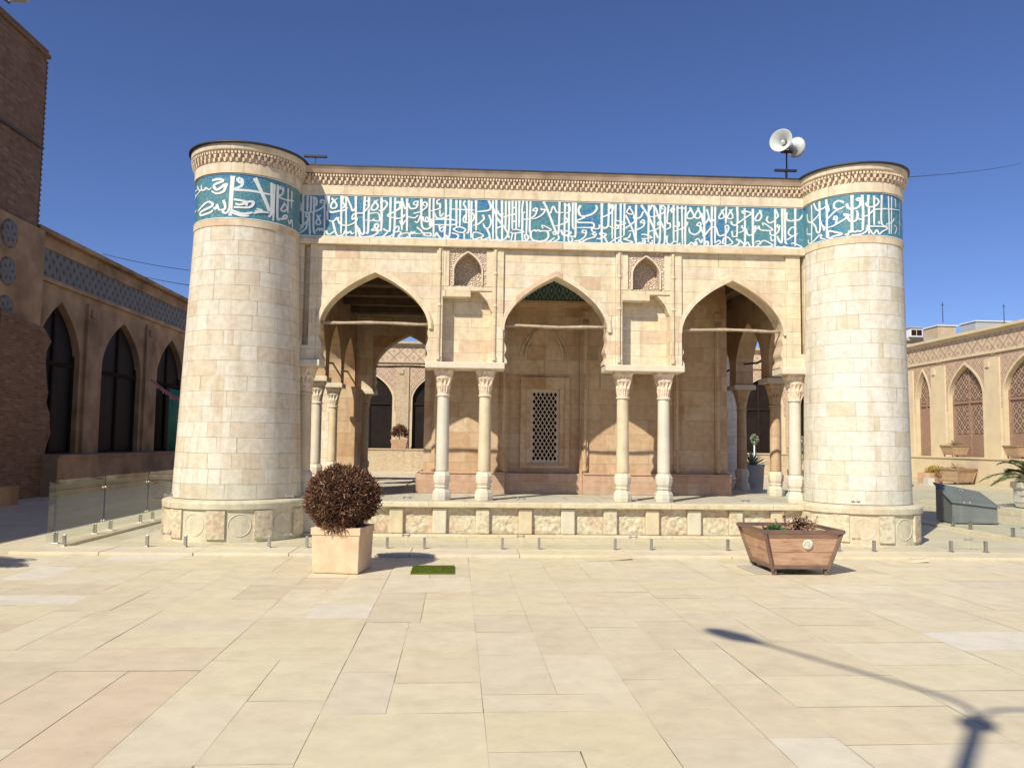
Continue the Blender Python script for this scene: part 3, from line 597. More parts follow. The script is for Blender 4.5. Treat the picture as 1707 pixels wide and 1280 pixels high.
    # slabs carrying the piers
    for x0, x1 in ((-.84, .55), (2.33, 3.74), (-3.2, -2.66), (5.50, 6.1)):
        t = MB(); t.X = X; t.box(x0, x1, Y-.06, Y+.46, 2.885, 2.997); P(t.done('pier_slab', 'pale', pav, bevel=.015))
    # lip, tile band, plain course, cornice
    t = MB(); t.X = X; t.box(-3.5, 6.35, Y-.012, Y+.40, 5.166, 5.915); wall = tb = P(t.done('tile_band', 'tile', pav))
    t = MB(); t.X = X; t.box(-3.5, 6.35, Y-.055, Y+.40, 5.033, 5.125); t.box(-3.5, 6.35, Y-.03, Y+.40, 5.125, 5.165)
    t.done('lip_moulding', 'course', wall, bevel=.01)
    if with_script:
        t = MB(); script_band(t, WALL, lambda x, z, d: (x, Y-.012-d, z), .01)
        t.box(-3.05, 5.93, Y-.022, Y-.011, 5.168, 5.182); t.box(-3.05, 5.93, Y-.022, Y-.011, 5.900, 5.913)
        t.done('inscription', 'script', wall)
    t = MB(); t.X = X; t.box(-3.5, 6.35, Y-.035, Y+.40, 5.916, 6.085); t.done('plain_course', 'course', wall, bevel=.008)
    t = MB(); t.X = X
    t.box(-3.5, 6.35, Y-.012, Y+.40, 6.086, 6.285); dentils_line(t, -3.1, 6.0, Y-.012)
    t.done('dentil_frieze', 'cap', wall)
    t = MB(); t.X = X
    v = [(-3.5, Y-.09, 6.286), (6.35, Y-.09, 6.286), (6.35, Y-.15, 6.385), (-3.5, Y-.15, 6.385), (-3.5, Y+.4, 6.286), (6.35, Y+.4, 6.286), (6.35, Y+.4, 6.385), (-3.5, Y+.4, 6.385)]
    t.add(v, [(0,1,2,3), (4,7,6,5), (3,2,6,7), (0,4,5,1), (1,5,6,2), (0,3,7,4)])
    t.done('crown_moulding', 'crown', wall)
    t = MB(); t.X = X; t.box(-3.5, 6.35, Y-.162, Y+.45, 6.386, 6.412); t.done('roof_edge', 'darkmetal', wall)
    return wall
wf = wall_face('arcade_wall', False, True)
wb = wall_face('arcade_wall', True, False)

def tower(cx, cy, r0, r1, rp, mat, script=None, su=.1):
    t = MB()
    n = 96
    def rad(z): return r0+(r1-r0)*min(1, (z-.7)/4.4)
    prof = [(rad(z), z) for z in [.66+.4*i for i in range(11)]+[5.05]]
    t.lathe(prof, cx, cy, n, uvr=r0, cap=False)
    tw = P(t.done('tower', mat, pav))
    t = MB(); t.lathe([(rp, 0), (rp, .515), (rp+.04, .516), (rp+.045, .60), (rp+.03, .625), (r0-.03, .655)], cx, cy, n, uvr=rp, cap=False, sharp=True)
    pl = t.done('tower_plinth', 'plinthstone', tw)
    nseg = int(round(2*math.pi*rp/.70))
    for i in range(nseg):
        a = 360/nseg*i
        for kind_, aa in (('post', a), ('panel', a+180/nseg)):
            Xm = Matrix.Translation((cx, cy, 0)) @ Matrix.Rotation(R(aa), 4, 'Z') @ Matrix.Translation((0, -rp, 0))
            if kind_ == 'post':
                b = MB(); 
                vs = []
                for j in range(5):
                    th = R(aa-7+14*j/4)
                    for rr in (rp-.01, rp+.035):
                        for zz in (.06, .495): vs.append((cx+rr*math.sin(th), cy-rr*math.cos(th), zz))
                fs = []
                for j in range(4):
                    o = j*4; fs += [(o+2, o+6, o+7, o+3), (o+3, o+7, o+5, o+1), (o, o+4, o+6, o+2)]
                fs += [(0, 2, 3, 1), (17, 19, 18, 16)]
                b.add(vs, fs); 
                if math.cos(R(aa)) > -.35: b.done('carved_post', 'carved', tw)
            elif math.cos(R(aa)) > -.35:
                b = MB(); medallion(b, 0, .27, .17, .0, True)
                vs = []
                for (x, y, z) in b.v:
                    th = R(aa)+x/rp; rr = rp+(-y)+.001; vs.append(Vector((cx+rr*math.sin(th), cy-rr*math.cos(th), z)))
                b.v = vs; b.done('carved_medallion', 'pale', tw)
    t = MB(); t.lathe([(r1-.1, 5.05), (r1+.012, 5.05), (r1+.014, 5.16), (r1-.01, 5.161)], cx, cy, n, uvr=r1, cap=False, sharp=True); t.done('lip_moulding', 'course', tw)
    t = MB(); t.lathe([(r1+.002, 5.155), (r1+.002, 5.92)], cx, cy, n, uvr=r1, cap=False); t.done('tile_band', 'tile', tw)
    if script:
        t = MB()
        def mp(u, z, d):
            th = u/r1; rr = r1+.002+d; return (cx+rr*math.sin(th), cy-rr*math.cos(th), z)
        script_band(t, script, mp, R(.1)*r1, .0090)
        for z0, z1 in ((5.165, 5.180), (5.90, 5.914)): t.lathe([(r1+.004, z0), (r1+.010, z0), (r1+.010, z1), (r1+.004, z1)], cx, cy, n, cap=False)
        t.done('inscription', 'script', tw)
    t = MB(); t.lathe([(r1-.05, 5.92), (r1+.028, 5.92), (r1+.028, 6.09), (r1-.02, 6.092)], cx, cy, n, uvr=r1, cap=False, sharp=True); t.done('plain_course', 'course', tw)
    t = MB(); t.lathe([(r1+.005, 6.085), (r1+.005, 6.29)], cx, cy, n, uvr=r1, cap=False)
    L = 2*math.pi*(r1+.005)
    dentils_line(t, 0, L, 0, lambda x, d, z: (cx+(r1+.005+d)*math.sin(x/(r1+.005)), cy-(r1+.005+d)*math.cos(x/(r1+.005)), z))
    t.done('dentil_frieze', 'cap', tw)
    t = MB(); t.lathe([(r1, 6.286), (r1+.085, 6.288), (r1+.09, 6.31), (r1+.10, 6.365), (r1+.10, 6.385)], cx, cy, n, uvr=r1, cap=False); t.done('crown_moulding', 'course', tw)
    t = MB(); t.lathe([(r1, 6.386), (r1+.135, 6.386), (r1+.135, 6.418), (0.01, 6.43)], cx, cy, n, cap=False); t.done('roof_edge', 'darkmetal', tw)
    return tw
tower(XL, YF, 1.03, .86, 1.13, 'tower_l', LEFT)
tower(XR, YF, .875, .816, .985, 'tower_r', RIGHT)
tower(XL, YB, .98, .84, 1.1, 'tower_l')
tower(XR, YB, .90, .82, 1.0, 'tower_r')

def flute_cap(b, cx, cy, z0=2.44, z1=2.885, rot=0):
    nt_, nz_ = 64, 22; vs = []; fs = []
    for j in range(nz_+1):
        t = j/nz_; z = z0+(z1-.04-z0)*t
        base = .105+.075*t**1.3
        for i in range(nt_):
            th = 2*math.pi*i/nt_
            if t < .38: a = abs(math.sin(8*th)); d = .016*(1-a**.5)*math.sin(math.pi*t/.38)
            elif t < .72: tt = (t-.38)/.34; a = abs(math.sin(6*th)); d = .042*(1-a)**.6*math.sin(math.pi*min(1, tt*1.1))
            else: tt = (t-.72)/.28; a = abs(math.sin(8*th+.4)); d = .030*(1-a)**.7*math.sin(math.pi*tt)
            sq = 1/max(abs(math.cos(th)), abs(math.sin(th)))
            r = base*(1+(sq-1)*.55*t)-d
            vs.append((cx+r*math.sin(th), cy-r*math.cos(th), z))
    for j in range(nz_):
        for i in range(nt_): k = (i+1) % nt_; fs.append((j*nt_+i, j*nt_+k, (j+1)*nt_+k, (j+1)*nt_+i))
    fs.append(tuple(nz_*nt_+i for i in range(nt_)))
    b.add(vs, fs, smooth=False)
    b.box(cx-.165, cx+.165, cy-.165, cy+.165, z1-.04, z1-.001)
def column(cx, cy, mat, capm='cap'):
    t = MB(); t.lathe([(.112, 1.08), (.115, 1.12), (.112, 1.5), (.105, 2.38), (.104, 2.405)], cx, cy, 12, smooth=True)
    c = P(t.done('column', mat, pav))
    t = MB(); t.lathe([(.104, 2.40), (.122, 2.41), (.122, 2.435), (.106, 2.445)], cx, cy, 24); t.done('neck_ring', mat, c)
    t = MB(); t.lathe([(.165, ZF+.002), (.175, .66), (.165, .73), (.125, .79), (.118, .805), (.138, .815), (.138, .835), (.122, .845), (.15, .90), (.158, .95), (.158, 1.02), (.135, 1.065), (.115, 1.09)], cx, cy, 8, smooth=False, rot=22.5)
    t.done('column_base', 'marble' if mat == 'marble' else 'pale', c, bevel=.004)
    t = MB(); flute_cap(t, cx, cy); t.done('capital', capm, c)
    return c
FC = [(-2.93, 'honey'), (-.52, 'marble'), (.22, 'honey'), (2.68, 'honey'), (3.42, 'marble'), (5.81, 'marble')]
for x, mt in FC: column(x, 14.16, mt)
for x, mt in FC: column(2.83-x, 22.29, 'honey')
SL = [15.7, 17.75, 19.80]; SR = [16.15, 18.2, 20.25]
for y in SL: column(-3.42, y, 'marble' if y < 18 else 'honey', 'pale')
for y in SR: column(6.22, y, 'inner', 'inner')  # right columns in the darker stone, shade put into their colour
# side walls on the single columns: small pointed arches
def side_wall(xo, xi, ys):
    sg = 1 if xi > xo else -1
    # prism in local x,z where local x = world y
    b = MB(); b.X = Matrix(((0, sg*1.0, 0, xo), (1, 0, 0, 0), (0, 0, 1, 0), (0, 0, 0, 1)))
    lp = [(13.9, ZC0)]
    ed = [14.35]+ys+[22.1]
    for a, c in zip(ed[:-1], ed[1:]):
        a2, c2 = a+.22, c-.22
        lp += [(a2, ZC0)]+arch_outline((a2+c2)/2, (c2-a2)/2, 3.35, 4.30, 4)+[(c2, ZC0)]
    lp += [(22.55, ZC0), (22.55, ZC1), (13.9, ZC1)]
    b.prism([lp], 0, .4)
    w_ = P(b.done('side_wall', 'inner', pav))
    for nm, z0, z1, p_, mt in (('lip_moulding', 5.033, 5.16, .05, 'course'), ('tile_band', 5.161, 5.915, .012, 'tile'), ('plain_course', 5.916, 6.085, .035, 'course'), ('frieze', 6.086, 6.285, .07, 'cap'), ('crown_moulding', 6.286, 6.385, .13, 'cap'), ('roof_edge', 6.386, 6.404, .15, 'darkmetal')):
        t = MB(); t.box(min(xo-sg*p_, xi), max(xo-sg*p_, xi), 13.8, 22.6, z0, z1); t.done(nm, mt, w_)
    for y in ys:
        t = MB(); t.box(min(xo-sg*.05, xi+sg*.05), max(xo-sg*.05, xi+sg*.05), y-.28, y+.28, 2.886, 2.997); t.done('pier_slab', 'pale', w_, bevel=.015)
    for a, c in zip(ed[:-1], ed[1:]):
        t = MB(); xm = (xo+xi)/2; t.tube([(xm, a+.15, 3.48), (xm, (a+c)/2, 3.42), (xm, c-.15, 3.48)], .025, 6); t.done('tie_beam', 'beam', w_)
side_wall(-3.62, -3.22, SL); side_wall(6.42, 6.02, SR)
t = MB(); t.box(-3.60, -3.02, 20.75, 22.2, ZF, ZC0-.003); P(t.done('side_pier', 'inner', pav))
# roof with beams
t = MB(); t.box(-3.5, 6.3, 14.1, 22.4, 5.10, 6.30); rf = P(t.done('roof', 'beam', pav))
t = MB()
yy = 14.5
while yy < 22: t.box(-3.2, 6.0, yy, yy+.14, 4.93, 5.099); yy += 1.25
t.done('ceiling_beams', 'beam', rf)
for x in (-1.1, 5.3):
    t = MB(); t.box(x-.12, x+.12, 14.4, 22.1, 4.70, 4.928); t.done('ceiling_girder', 'beam', rf)

# inner room
b = MB()
rx0, rx1, ry0, ry1 = -.97, 5.20, 16.1, 20.6
wx0, wx1, wz0, wz1 = 1.17, 1.77, 1.16, 2.70
niche = [(.72, ZF), (2.17, ZF), (2.17, 3.3), (2.17, 4.3), (.72, 4.3)]
b.prism([[(rx0, ZF), (.72, ZF), (.72, 4.40), (2.17, 4.40), (2.17, ZF), (rx1, ZF), (rx1, 5.1), (rx0, 5.1)]], ry0, ry0+.3)
b.prism([[(.72, ZF), (2.17, ZF), (2.17, 4.40), (.72, 4.40)], [(wx0, wz0), (wx1, wz0), (wx1, wz1), (wx0, wz1)]], ry0+.12, ry0+.3)
b.box(rx0, rx0+.3, ry0+.3, ry1, ZF, 5.1); b.box(rx1-.3, rx1, ry0+.3, ry1, ZF, 5.1); b.box(rx0+.3, rx1-.3, ry1-.3, ry1, ZF, 5.1)
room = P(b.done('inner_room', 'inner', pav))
t = MB()
for a, c in ((rx0-.06, .66), (2.23, rx1+.04)): t.box(a, c, ry0-.14, ry0, ZF, .98); t.box(a, c, ry0-.16, ry0, .98, 1.02)
t.box(.66, 2.23, ry0-.05, ry0+.12, ZF, 1.0)
t.box(rx0-.14, rx0, ry0-.1, ry1, ZF, .98)
t.done('wall_plinth', 'redstone', room, bevel=.012)
# window: frame and pierced stone grille
t = MB(); t.prism([[(wx0-.20, wz0-.06), (wx1+.20, wz0-.06), (wx1+.20, wz1+.24), (wx0-.20, wz1+.24)], [(wx0-.10, wz0), (wx1+.10, wz0), (wx1+.10, wz1+.1), (wx0-.10, wz1+.1)]], ry0+.06, ry0+.135)
t.prism([[(wx0-.10, wz0), (wx1+.10, wz0), (wx1+.10, wz1+.1), (wx0-.10, wz1+.1)], [(wx0, wz0+.03), (wx1, wz0+.03), (wx1, wz1), (wx0, wz1)]], ry0+.085, ry0+.16)
t.done('window_frame', 'inner', room, bevel=.006)
t = MB()
gx0, gx1, gz0, gz1 = wx0+.04, wx1-.04, wz0+.10, wz1-.06
px, pz = (gx1-gx0)/6.0, .072
holes = []
for j in range(int((gz1-gz0)/pz)*1):
    off = 0 if j % 2 == 0 else .5
    nn = 6 if j % 2 == 0 else 5
    for i in range(nn):
        cx = gx0+px*(i+.5+off); cz = gz0+pz*(j+.5)
        holes.append([(cx+px*.42*math.cos(a), cz+pz*.74*math.sin(a)) for a in [2*math.pi*k/4 for k in range(4)]])
t.prism([[(wx0, wz0), (wx1, wz0), (wx1, wz1), (wx0, wz1)]]+holes, ry0+.13, ry0+.17)
t.done('window_grille', 'capin', room)
t = MB(); t.box(wx0-.1, wx1+.1, ry0+.55, ry0+.57, wz0-.1, wz1+.1); t.done('room_shade_sheet', 'void', room)  # near-black sheet stands in for the unlit room behind the grille
t = MB(); t.box(.72, 2.17, ry0+.05, ry0+.12, 4.42, 4.49); t.box(.55, 2.34, ry0-.06, ry0, 4.44, 4.50); t.done('ledge_moulding', 'inner', room)
t = MB(); t.box(-.3, 3.4, ry0-.03, ry0, 4.52, 5.0); t.done('tile_panel', 'pat_dark', room)
for x in (.62, 2.27, 4.15, 5.0, -.75):
    t = MB(); t.box(x-.06, x+.06, ry0-.05, ry0, 1.03, 4.3)
    t.lathe([(.05, 1.03), (.055, 1.10), (.03, 1.14), (.05, 1.22), (.05, 1.34), (.028, 1.40), (.034, 1.45), (.034, 3.9), (.06, 4.1)], x, ry0-.05, 12); t.done('pilaster', 'inner', room)
# relief arch above the window
t = MB()
for hw, d in ((.50, .03), (.40, .05)):
    oa = arch_outline(1.445, hw, 3.35, 4.05, 4); ia = arch_outline(1.445, hw-.04, 3.35, 4.0, 4)
    t.prism([oa+ia[::-1]], ry0+.12-d, ry0+.123)
medallion(t, 1.445, 4.12, .09, ry0+.118); medallion(t, 1.1, 3.62, .07, ry0+.118); medallion(t, 1.8, 3.62, .07, ry0+.118)
t.done('relief_arch', 'inner', room)

# things on the pavilion roof
def roof_bracket(x, label, arm=.20, y=13.9):
    o = thing('roof_bracket', label, 'bracket', (x, y, 6.40), 0, 'T brackets on the pavilion roof')
    t = MB(); t.beam((0, 0, 0), (0, 0, .17), .018); t.done('bracket_post', 'blackmetal', o)
    t = MB(); t.box(-arm, arm, -.03, .03, .17, .205); t.done('bracket_bar', 'blackmetal', o); return o
roof_bracket(-2.84, 'short black T bracket on the roof edge beside the left tower')
roof_bracket(5.60, 'short black T bracket on the roof edge under the horn speakers')
hs = thing('horn_speaker', 'pair of grey horn loudspeakers on a thin pole on the pavilion roof', 'loudspeaker', (5.70, 14.1, 6.40))
t = MB(); t.tube([(0, 0, 0), (0, 0, .62)], .014, 8); t.done('speaker_pole', 'blackmetal', hs)
def horn(loc, d, rm, L, par):
    d = Vector(d).normalized(); q = d.to_track_quat('Z', 'Y').to_matrix().to_4x4(); X = Matrix.Translation(loc) @ q
    t = MB(); t.X = X
    t.lathe([(.03, -.02), (.035, .03), (.055, .09), (.10, .17), (.16, L-.03), (rm, L), (rm+.008, L+.004), (rm+.006, L-.008), (.165, L-.045), (.108, .155), (.063, .075), (.045, .02), (.04, -.02)], 0, 0, 40, cap=False)
    o = t.done('horn_bell', 'horn', par)
    t = MB(); t.X = X; t.lathe([(.005, L-.07), (.035, L-.08), (.04, L-.12), (.028, L-.17), (.02, .06)], 0, 0, 20, cap=False); t.done('horn_throat', 'horn', o)
    t = MB(); t.X = X; t.lathe([(.02, -.12), (.055, -.11), (.06, -.02), (.045, .0)], 0, 0, 20); t.done('horn_driver', 'grey', o)
horn((-.03, -.04, .73), (-.66, -.75, .03), .20, .25, hs)
horn((.10, .05, .75), (.78, .62, .10), .18, .20, hs)
t = MB(); t.box(-.09, .12, -.025, .05, .60, .64); t.tube([(-.04, -.02, .62), (-.04, -.03, .72)], .012); t.tube([(.08, .05, .62), (.08, .05, .71)], .012); t.done('speaker_bracket', 'blackmetal', hs)

# ------------------------------------------------------------ kerb and glass fence
t = MB()
x = -6.25
while x < 16:
    L = random.uniform(1.1, 1.9); t.box(x+.004, x+L-.004, 11.28+random.uniform(-.008, .008), 11.98, .0, .045+random.uniform(-.003, .003), tone=random.uniform(.05, .7)); x += L
for xo in (-6.22, 9.52):
    y = 11.99
    while y < 26:
        L = random.uniform(1.0, 1.7); t.box(xo, xo+.34, y+.004, y+L-.004, 0, .045, tone=random.uniform(.05, .7)); y += L
tag(t.done('kerb', 'paving', bevel=.006), kind='structure')
JX = [-6.07, -4.37, -2.64, -.94, .74, 2.41, 4.10, 5.79, 7.52, 9.66]
ZG = .045
def glass_panel(p0, p1, label, group):
    a, c = Vector(p0), Vector(p1); L = (c-a).length; rz = math.atan2(c.y-a.y, c.x-a.x)
    o = thing('glass_panel', label, 'glass fence panel', (a.x, a.y, ZG), rz, group)
    t = MB(); t.box(.012, L-.012, -.006, .006, .05, .925); t.done('pane', 'glass', o)
    for s_ in (.27, L-.27):
        t = MB(); t.box(s_-.024, s_+.024, -.05, .05, .0, .012); t.box(s_-.018, s_+.018, -.028, -.0075, .012, .165); t.box(s_-.018, s_+.018, .0075, .028, .012, .165)
        t.tube([(s_, -.034, .12), (s_, .034, .12)], .007, 8); t.done('spigot', 'steel', o, bevel=.003)
    for z in (.19, .74):
        t = MB()
        for xx in (L-.045, L+.045): 
            if xx < L or True: t.X = Matrix.Translation((xx, 0, z)) @ Matrix.Rotation(R(90), 4, 'X'); t.lathe([(.013, -.018), (.018, -.012), (.018, .012), (.013, .018)], 0, 0, 14)
        t.X = Matrix(); t.box(L-.04, L+.04, -.014, -.0075, z-.006, z+.006); t.done('clamp', 'steel', o)
    return o
names = ['front glass fence panel at the far left corner of the fence', 'front glass fence panel before the left tower', 'front glass fence panel right behind the box planter with the round shrub', 'front glass fence panel behind the green mat, before the left twin columns', 'front glass fence panel before the pierced window', 'front glass fence panel before the right pair of twin columns', 'front glass fence panel left of and behind the wooden planter', 'front glass fence panel before the right tower', 'front glass fence panel at the far right, past the right tower']
for i in range(9): glass_panel((JX[i], 11.86, 0), (JX[i+1], 11.86, 0), names[i], 'glass fence panels round the pavilion')
ln = ['nearest', 'second', 'third', 'fourth']
for i in range(4):
    glass_panel((-6.07, 11.86+.02+1.78*i, 0), (-6.07, 11.86+1.78*(i+1), 0), ln[i]+' glass panel from the front in the fence run along the left side', 'glass fence panels round the pavilion')
for i in range(4):
    glass_panel((9.66, 11.86+.02+1.78*i, 0), (9.66, 11.86+1.78*(i+1), 0), ln[i]+' glass panel from the front in the fence run along the right side', 'glass fence panels round the pavilion')

# ------------------------------------------------------------ planters, shrubs, mat
def sprigs(b, n, cx, cy, cz, rx, ry, rz, ln_, wd, zmin=-9, out=.75, shell=(.72, 1.0), tones=(0, 1)):
    for _ in range(n):
        while True:
            d = Vector((random.gauss(0, 1), random.gauss(0, 1), random.gauss(0, 1))).normalized()
            if d.z > zmin: break
        lump = 1+.10*noise.noise(d*2.3+Vector((cx, cy, 0)))+.09*noise.noise(d*7)
        s_ = random.uniform(*shell)*lump
        p = Vector((cx+d.x*rx*s_, cy+d.y*ry*s_, cz+d.z*rz*s_))
        dd = (d*out+Vector((random.gauss(0, .38), random.gauss(0, .38), random.gauss(0, .38)+.12))).normalized()
        sd_ = dd.cross(Vector((random.gauss(0, 1), random.gauss(0, 1), random.gauss(0, 1)))).normalized()
        l = ln_*random.uniform(.6, 1.25); w_ = wd*random.uniform(.6, 1.2)
        tn = tones[0]+(tones[1]-tones[0])*min(1, max(0, random.gauss(.45, .25)+.25*noise.noise(d*5)))
        q = p+dd*l
        b.add([p-sd_*w_*.5, p+sd_*w_*.5, p+dd*l*.6+sd_*w_*.7, q, p+dd*l*.6-sd_*w_*.7], [(0, 1, 2, 3, 4)], tone=tn)
bp = thing('box_planter', 'square peach coloured stone box planter under the round reddish shrub', 'planter', (-1.58, 10.13, 0), R(-9))
def hollow_box(b, w0, w1, z0, z1, th):
    v = []
    for ww, zz in ((w0, z0), (w1, z1)):
        for sx, sy in ((-1,-1),(1,-1),(1,1),(-1,1)): v.append((sx*ww, sy*ww, zz))
    for ww, zz in ((w1-th, z1), (w1-th, z1-.10)):
        for sx, sy in ((-1,-1),(1,-1),(1,1),(-1,1)): v.append((sx*ww, sy*ww, zz))
    f = [(3, 2, 1, 0)]
    for i in range(4):
        j = (i+1) % 4; f += [(i, j, j+4, i+4), (i+4, j+4, j+8, i+8), (i+8, j+8, j+12, i+12)]
    b.add(v, f)
t = MB(); hollow_box(t, .285, .30, .006, .55, .05); t.done('box_body', 'box', bp, bevel=.012)
for q in range(4):
    t = MB(); t.X = Matrix.Rotation(R(90*q), 4, 'Z'); t.box(-.307, .307, -.309, -.295, .462, .548); t.done('rim', 'box', bp, bevel=.006)
t = MB(); t.box(-.25, .25, -.25, .25, .44, .50); t.done('soil', 'soil', bp)
t = MB(); sprigs(t, 22000, 0, 0, .39, .44, .44, .385, .045, .009, shell=(.66, 1.04), out=.45); sprigs(t, 450, .0, -.27, .06, .20, .08, .06, .07, .009, shell=(.5, 1), out=.4, tones=(.3, 1)); sprigs(t, 900, 0, 0, .39, .44, .44, .39, .08, .006, shell=(.90, 1.04), out=.35, tones=(.5, 1)); sprigs(t, 1500, 0, 0, .39, .30, .30, .26, .1, .02, tones=(0, .3))
sh = thing('round_shrub', 'large round clipped reddish brown dry shrub in the stone box planter', 'shrub', (-1.60, 10.12, .50), 0)
t.done('foliage', 'dryleaf', sh)
t = MB()
for a in range(5): t.tube([(.03*math.cos(a), .03*math.sin(a), -.05), (.12*math.cos(a*1.3), .12*math.sin(a*1.3), .2), (.2*math.cos(a*1.3), .2*math.sin(a*1.3), .45)], [.018, .012, .006], 6)
t.done('stem', 'beam', sh)

def wood_planter(loc, rz, label, scale=1, name='wooden_planter', emblem=True, wm='wood', fm='frame_paint'):
    o = thing(name, label, 'planter', loc, rz)
    b0, b1, t0, t1, zb, zt = .36, .36, .50, .48, .095, .56
    def lerp(z): k = (z-zb)/(zt-zb); return b0+(t0-b0)*k, b1+(t1-b1)*k
    for nm, a, c in (('lower_board', zb+.02, .295), ('upper_board', .300, zt-.03)):
        for side in range(4):
            t = MB(); t.X = Matrix.Rotation(R(90*side), 4, 'Z')
            (wa, da), (wc, dc) = lerp(a), lerp(c)
            if side % 2: wa, da, wc, dc = da, wa, dc, wc
            y0, y1 = -da+.012, -dc+.012; th = .02
            v = [(-wa+.02, y0, a), (wa-.02, y0, a), (wc-.02, y1, c), (-wc+.02, y1, c), (-wa+.02, y0+th, a), (wa-.02, y0+th, a), (wc-.02, y1+th, c), (-wc+.02, y1+th, c)]
            t.add(v, [(0,1,2,3),(7,6,5,4),(4,5,1,0),(5,6,2,1),(6,7,3,2),(7,4,0,3)]); t.done(nm, wm, o)
    t = MB()
    for sx in (-1, 1):
        for sy in (-1, 1):
            t.beam((sx*(b0-.01), sy*(b1-.01), .05), (sx*(t0-.01), sy*(t1-.01), zt), .04)
    cs0 = [(-b0, -b1), (b0, -b1), (b0, b1), (-b0, b1)]; cs1 = [(-t0, -t1), (t0, -t1), (t0, t1), (-t0, t1)]
    for cs, z, s_ in ((cs0, zb+.01, .045), (cs1, zt, .045)):
        for i in range(4): p, q = cs[i], cs[(i+1) % 4]; t.beam((*p, z), (*q, z), s_)
    t.done('metal_frame', fm, o, bevel=.002)
    for sx in (-1, 1):
        for sy in (-1, 1):
            t = MB(); t.box(sx*(b0-.03)-.022, sx*(b0-.03)+.022, sy*(b1-.03)-.022, sy*(b1-.03)+.022, 0.002, .098); t.done('leg', 'frame_paint', o)
    t = MB(); t.box(-t0+.05, t0-.05, -t1+.05, t1-.05, .44, .47); t.done('soil', 'soil', o)
    if emblem:
        z = .40; w_, d_ = lerp(z); sl = math.atan2(t1-b1, zt-zb)
        t = MB(); t.X = Matrix.Translation((.06, -d_+.006, z)) @ Matrix.Rotation(R(90)+sl, 4, 'X'); t.lathe([(.066, 0), (.066, .008), (.060, .012)], 0, 0, 32)
        e = t.done('emblem_disc', 'white_disc', o)
        t = MB(); t.X = Matrix.Translation((.06, -d_+.006, z)) @ Matrix.Rotation(R(90)+sl, 4, 'X')
        mp = lambda x, y, d: (x, y, .0125+d)
        ribbon(t, [(-.045, -.02), (-.03, .025), (0, .035), (.02, .01), (.0, -.01), (-.02, .0)], .007, mp, .001)
        ribbon(t, [(0, -.01), (.03, -.03), (.05, -.015), (.045, .02)], .007, mp, .003)
        ribbon(t, [(-.03, -.045), (0, -.05), (.03, -.045)], .005, mp, .004)
        t.done('emblem_mark', 'emblem_green', e)
    if scale != 1: o.scale = (scale,)*3
    return o
M['frame_paint'] = plain('brown painted angle iron', (.16, .10, .075), .55, var=.2, bmp=.1)
M['white_disc'] = plain('cream enamel disc', (.74, .72, .60), .5, var=.08, bmp=0)
M['emblem_green'] = plain('faded green print', (.30, .38, .30), .6, var=.2, bmp=0)
wp = wood_planter((4.12, 10.28, 0), R(1), 'large wooden trough planter with metal frame and round emblem in the right foreground')
wp.scale = (1.0, 1.0, .98)
t = MB(); sprigs(t, 420, 0, 0, .03, .15, .14, .06, .06, .03, zmin=0, shell=(.3, 1))
hp = thing('green_herb', 'low green herb growing at the left end of the front wooden planter', 'plant', (3.92, 10.22, .46)); t.done('foliage', 'greenleaf', hp)
t = MB(); tl = MB()
for i in range(46):
    a = random.uniform(0, 6.28); r = abs(random.gauss(0, .11)); h = random.uniform(.10, .27)
    p0 = Vector((r*math.cos(a)*1.3, r*math.sin(a), 0)); p1 = p0+Vector((random.gauss(0, .05), random.gauss(0, .05), h))
    t.tube([p0, (p0+p1)/2+Vector((random.gauss(0, .01),)*3), p1], [.004, .003, .002], 4)
    for k in range(12):
        q = p0.lerp(p1, random.uniform(.35, 1)); d = Vector((random.gauss(0, 1), random.gauss(0, 1), random.gauss(0, .8))).normalized()
        s_ = d.cross(Vector((0, 0, 1))).normalized()*.015; l = random.uniform(.02, .042)
        tl.add([q-s_*.4, q+s_*.4, q+d*l+s_, q+d*l*1.4, q+d*l-s_], [(0,1,2,3,4)], tone=random.random())
dpn = thing('dry_plant', 'dried orange brown flower stems in the middle of the front wooden planter', 'plant', (4.22, 10.3, .46)); t.done('stem', 'beam', dpn); tl.done('foliage', 'dryflower', dpn)
t = MB(); t.X = Matrix.Rotation(R(3), 4, 'Z')
t.box(-.18, .18, -.33, .30, .0, .018)
st = t.done('stone_tile', 'asphalt', bevel=.004); st.location = (3.74, 10.32, .003); tag(st, 'loose grey stone tile lying under the left legs of the front wooden planter', 'tile')

t = MB(); t.X = Matrix.Rotation(R(1.1), 4, 'Z'); t.box(0, .535, 0, .60, .004, .016)
for _ in range(7000):
    x, y = random.uniform(.004, .531), random.uniform(.004, .596); a = random.uniform(0, 6.28); s_ = .003; h = random.uniform(.008, .016)
    t.add([(x-s_*math.cos(a), y-s_*math.sin(a), .015), (x+s_*math.cos(a), y+s_*math.sin(a), .015), (x+random.gauss(0, .004), y+random.gauss(0, .004), .015+h)], [(0,1,2)], tone=random.random())
mt = t.done('turf_mat', 'mat'); mt.location = (-.72, 9.84, 0); tag(mt, 'small green rectangular turf mat lying on the paving right of the box planter', 'mat')

# chipped kerb pieces
ck = [(1.9, 11.12, R(14), .34, 'loose chipped kerb slab tilted up at its right end, behind the centre paving'), (6.2, 11.1, R(-6), .22, 'small broken stone chip by the kerb left of the right tower')]
for x, y, rz, L, lb in ck:
    t = MB(); t.prism([[(-L, 0), (-L*.4, .012), (L*.5, .045), (L, .055), (L*.96, .018), (L*.3, .004)]], -.07, .05)
    o = t.done('stone_chip', 'honey', bevel=.003); o.location = (x, y, .003); o.rotation_euler = (0, 0, rz); tag(o, lb, 'stone', 'broken stones along the kerb')

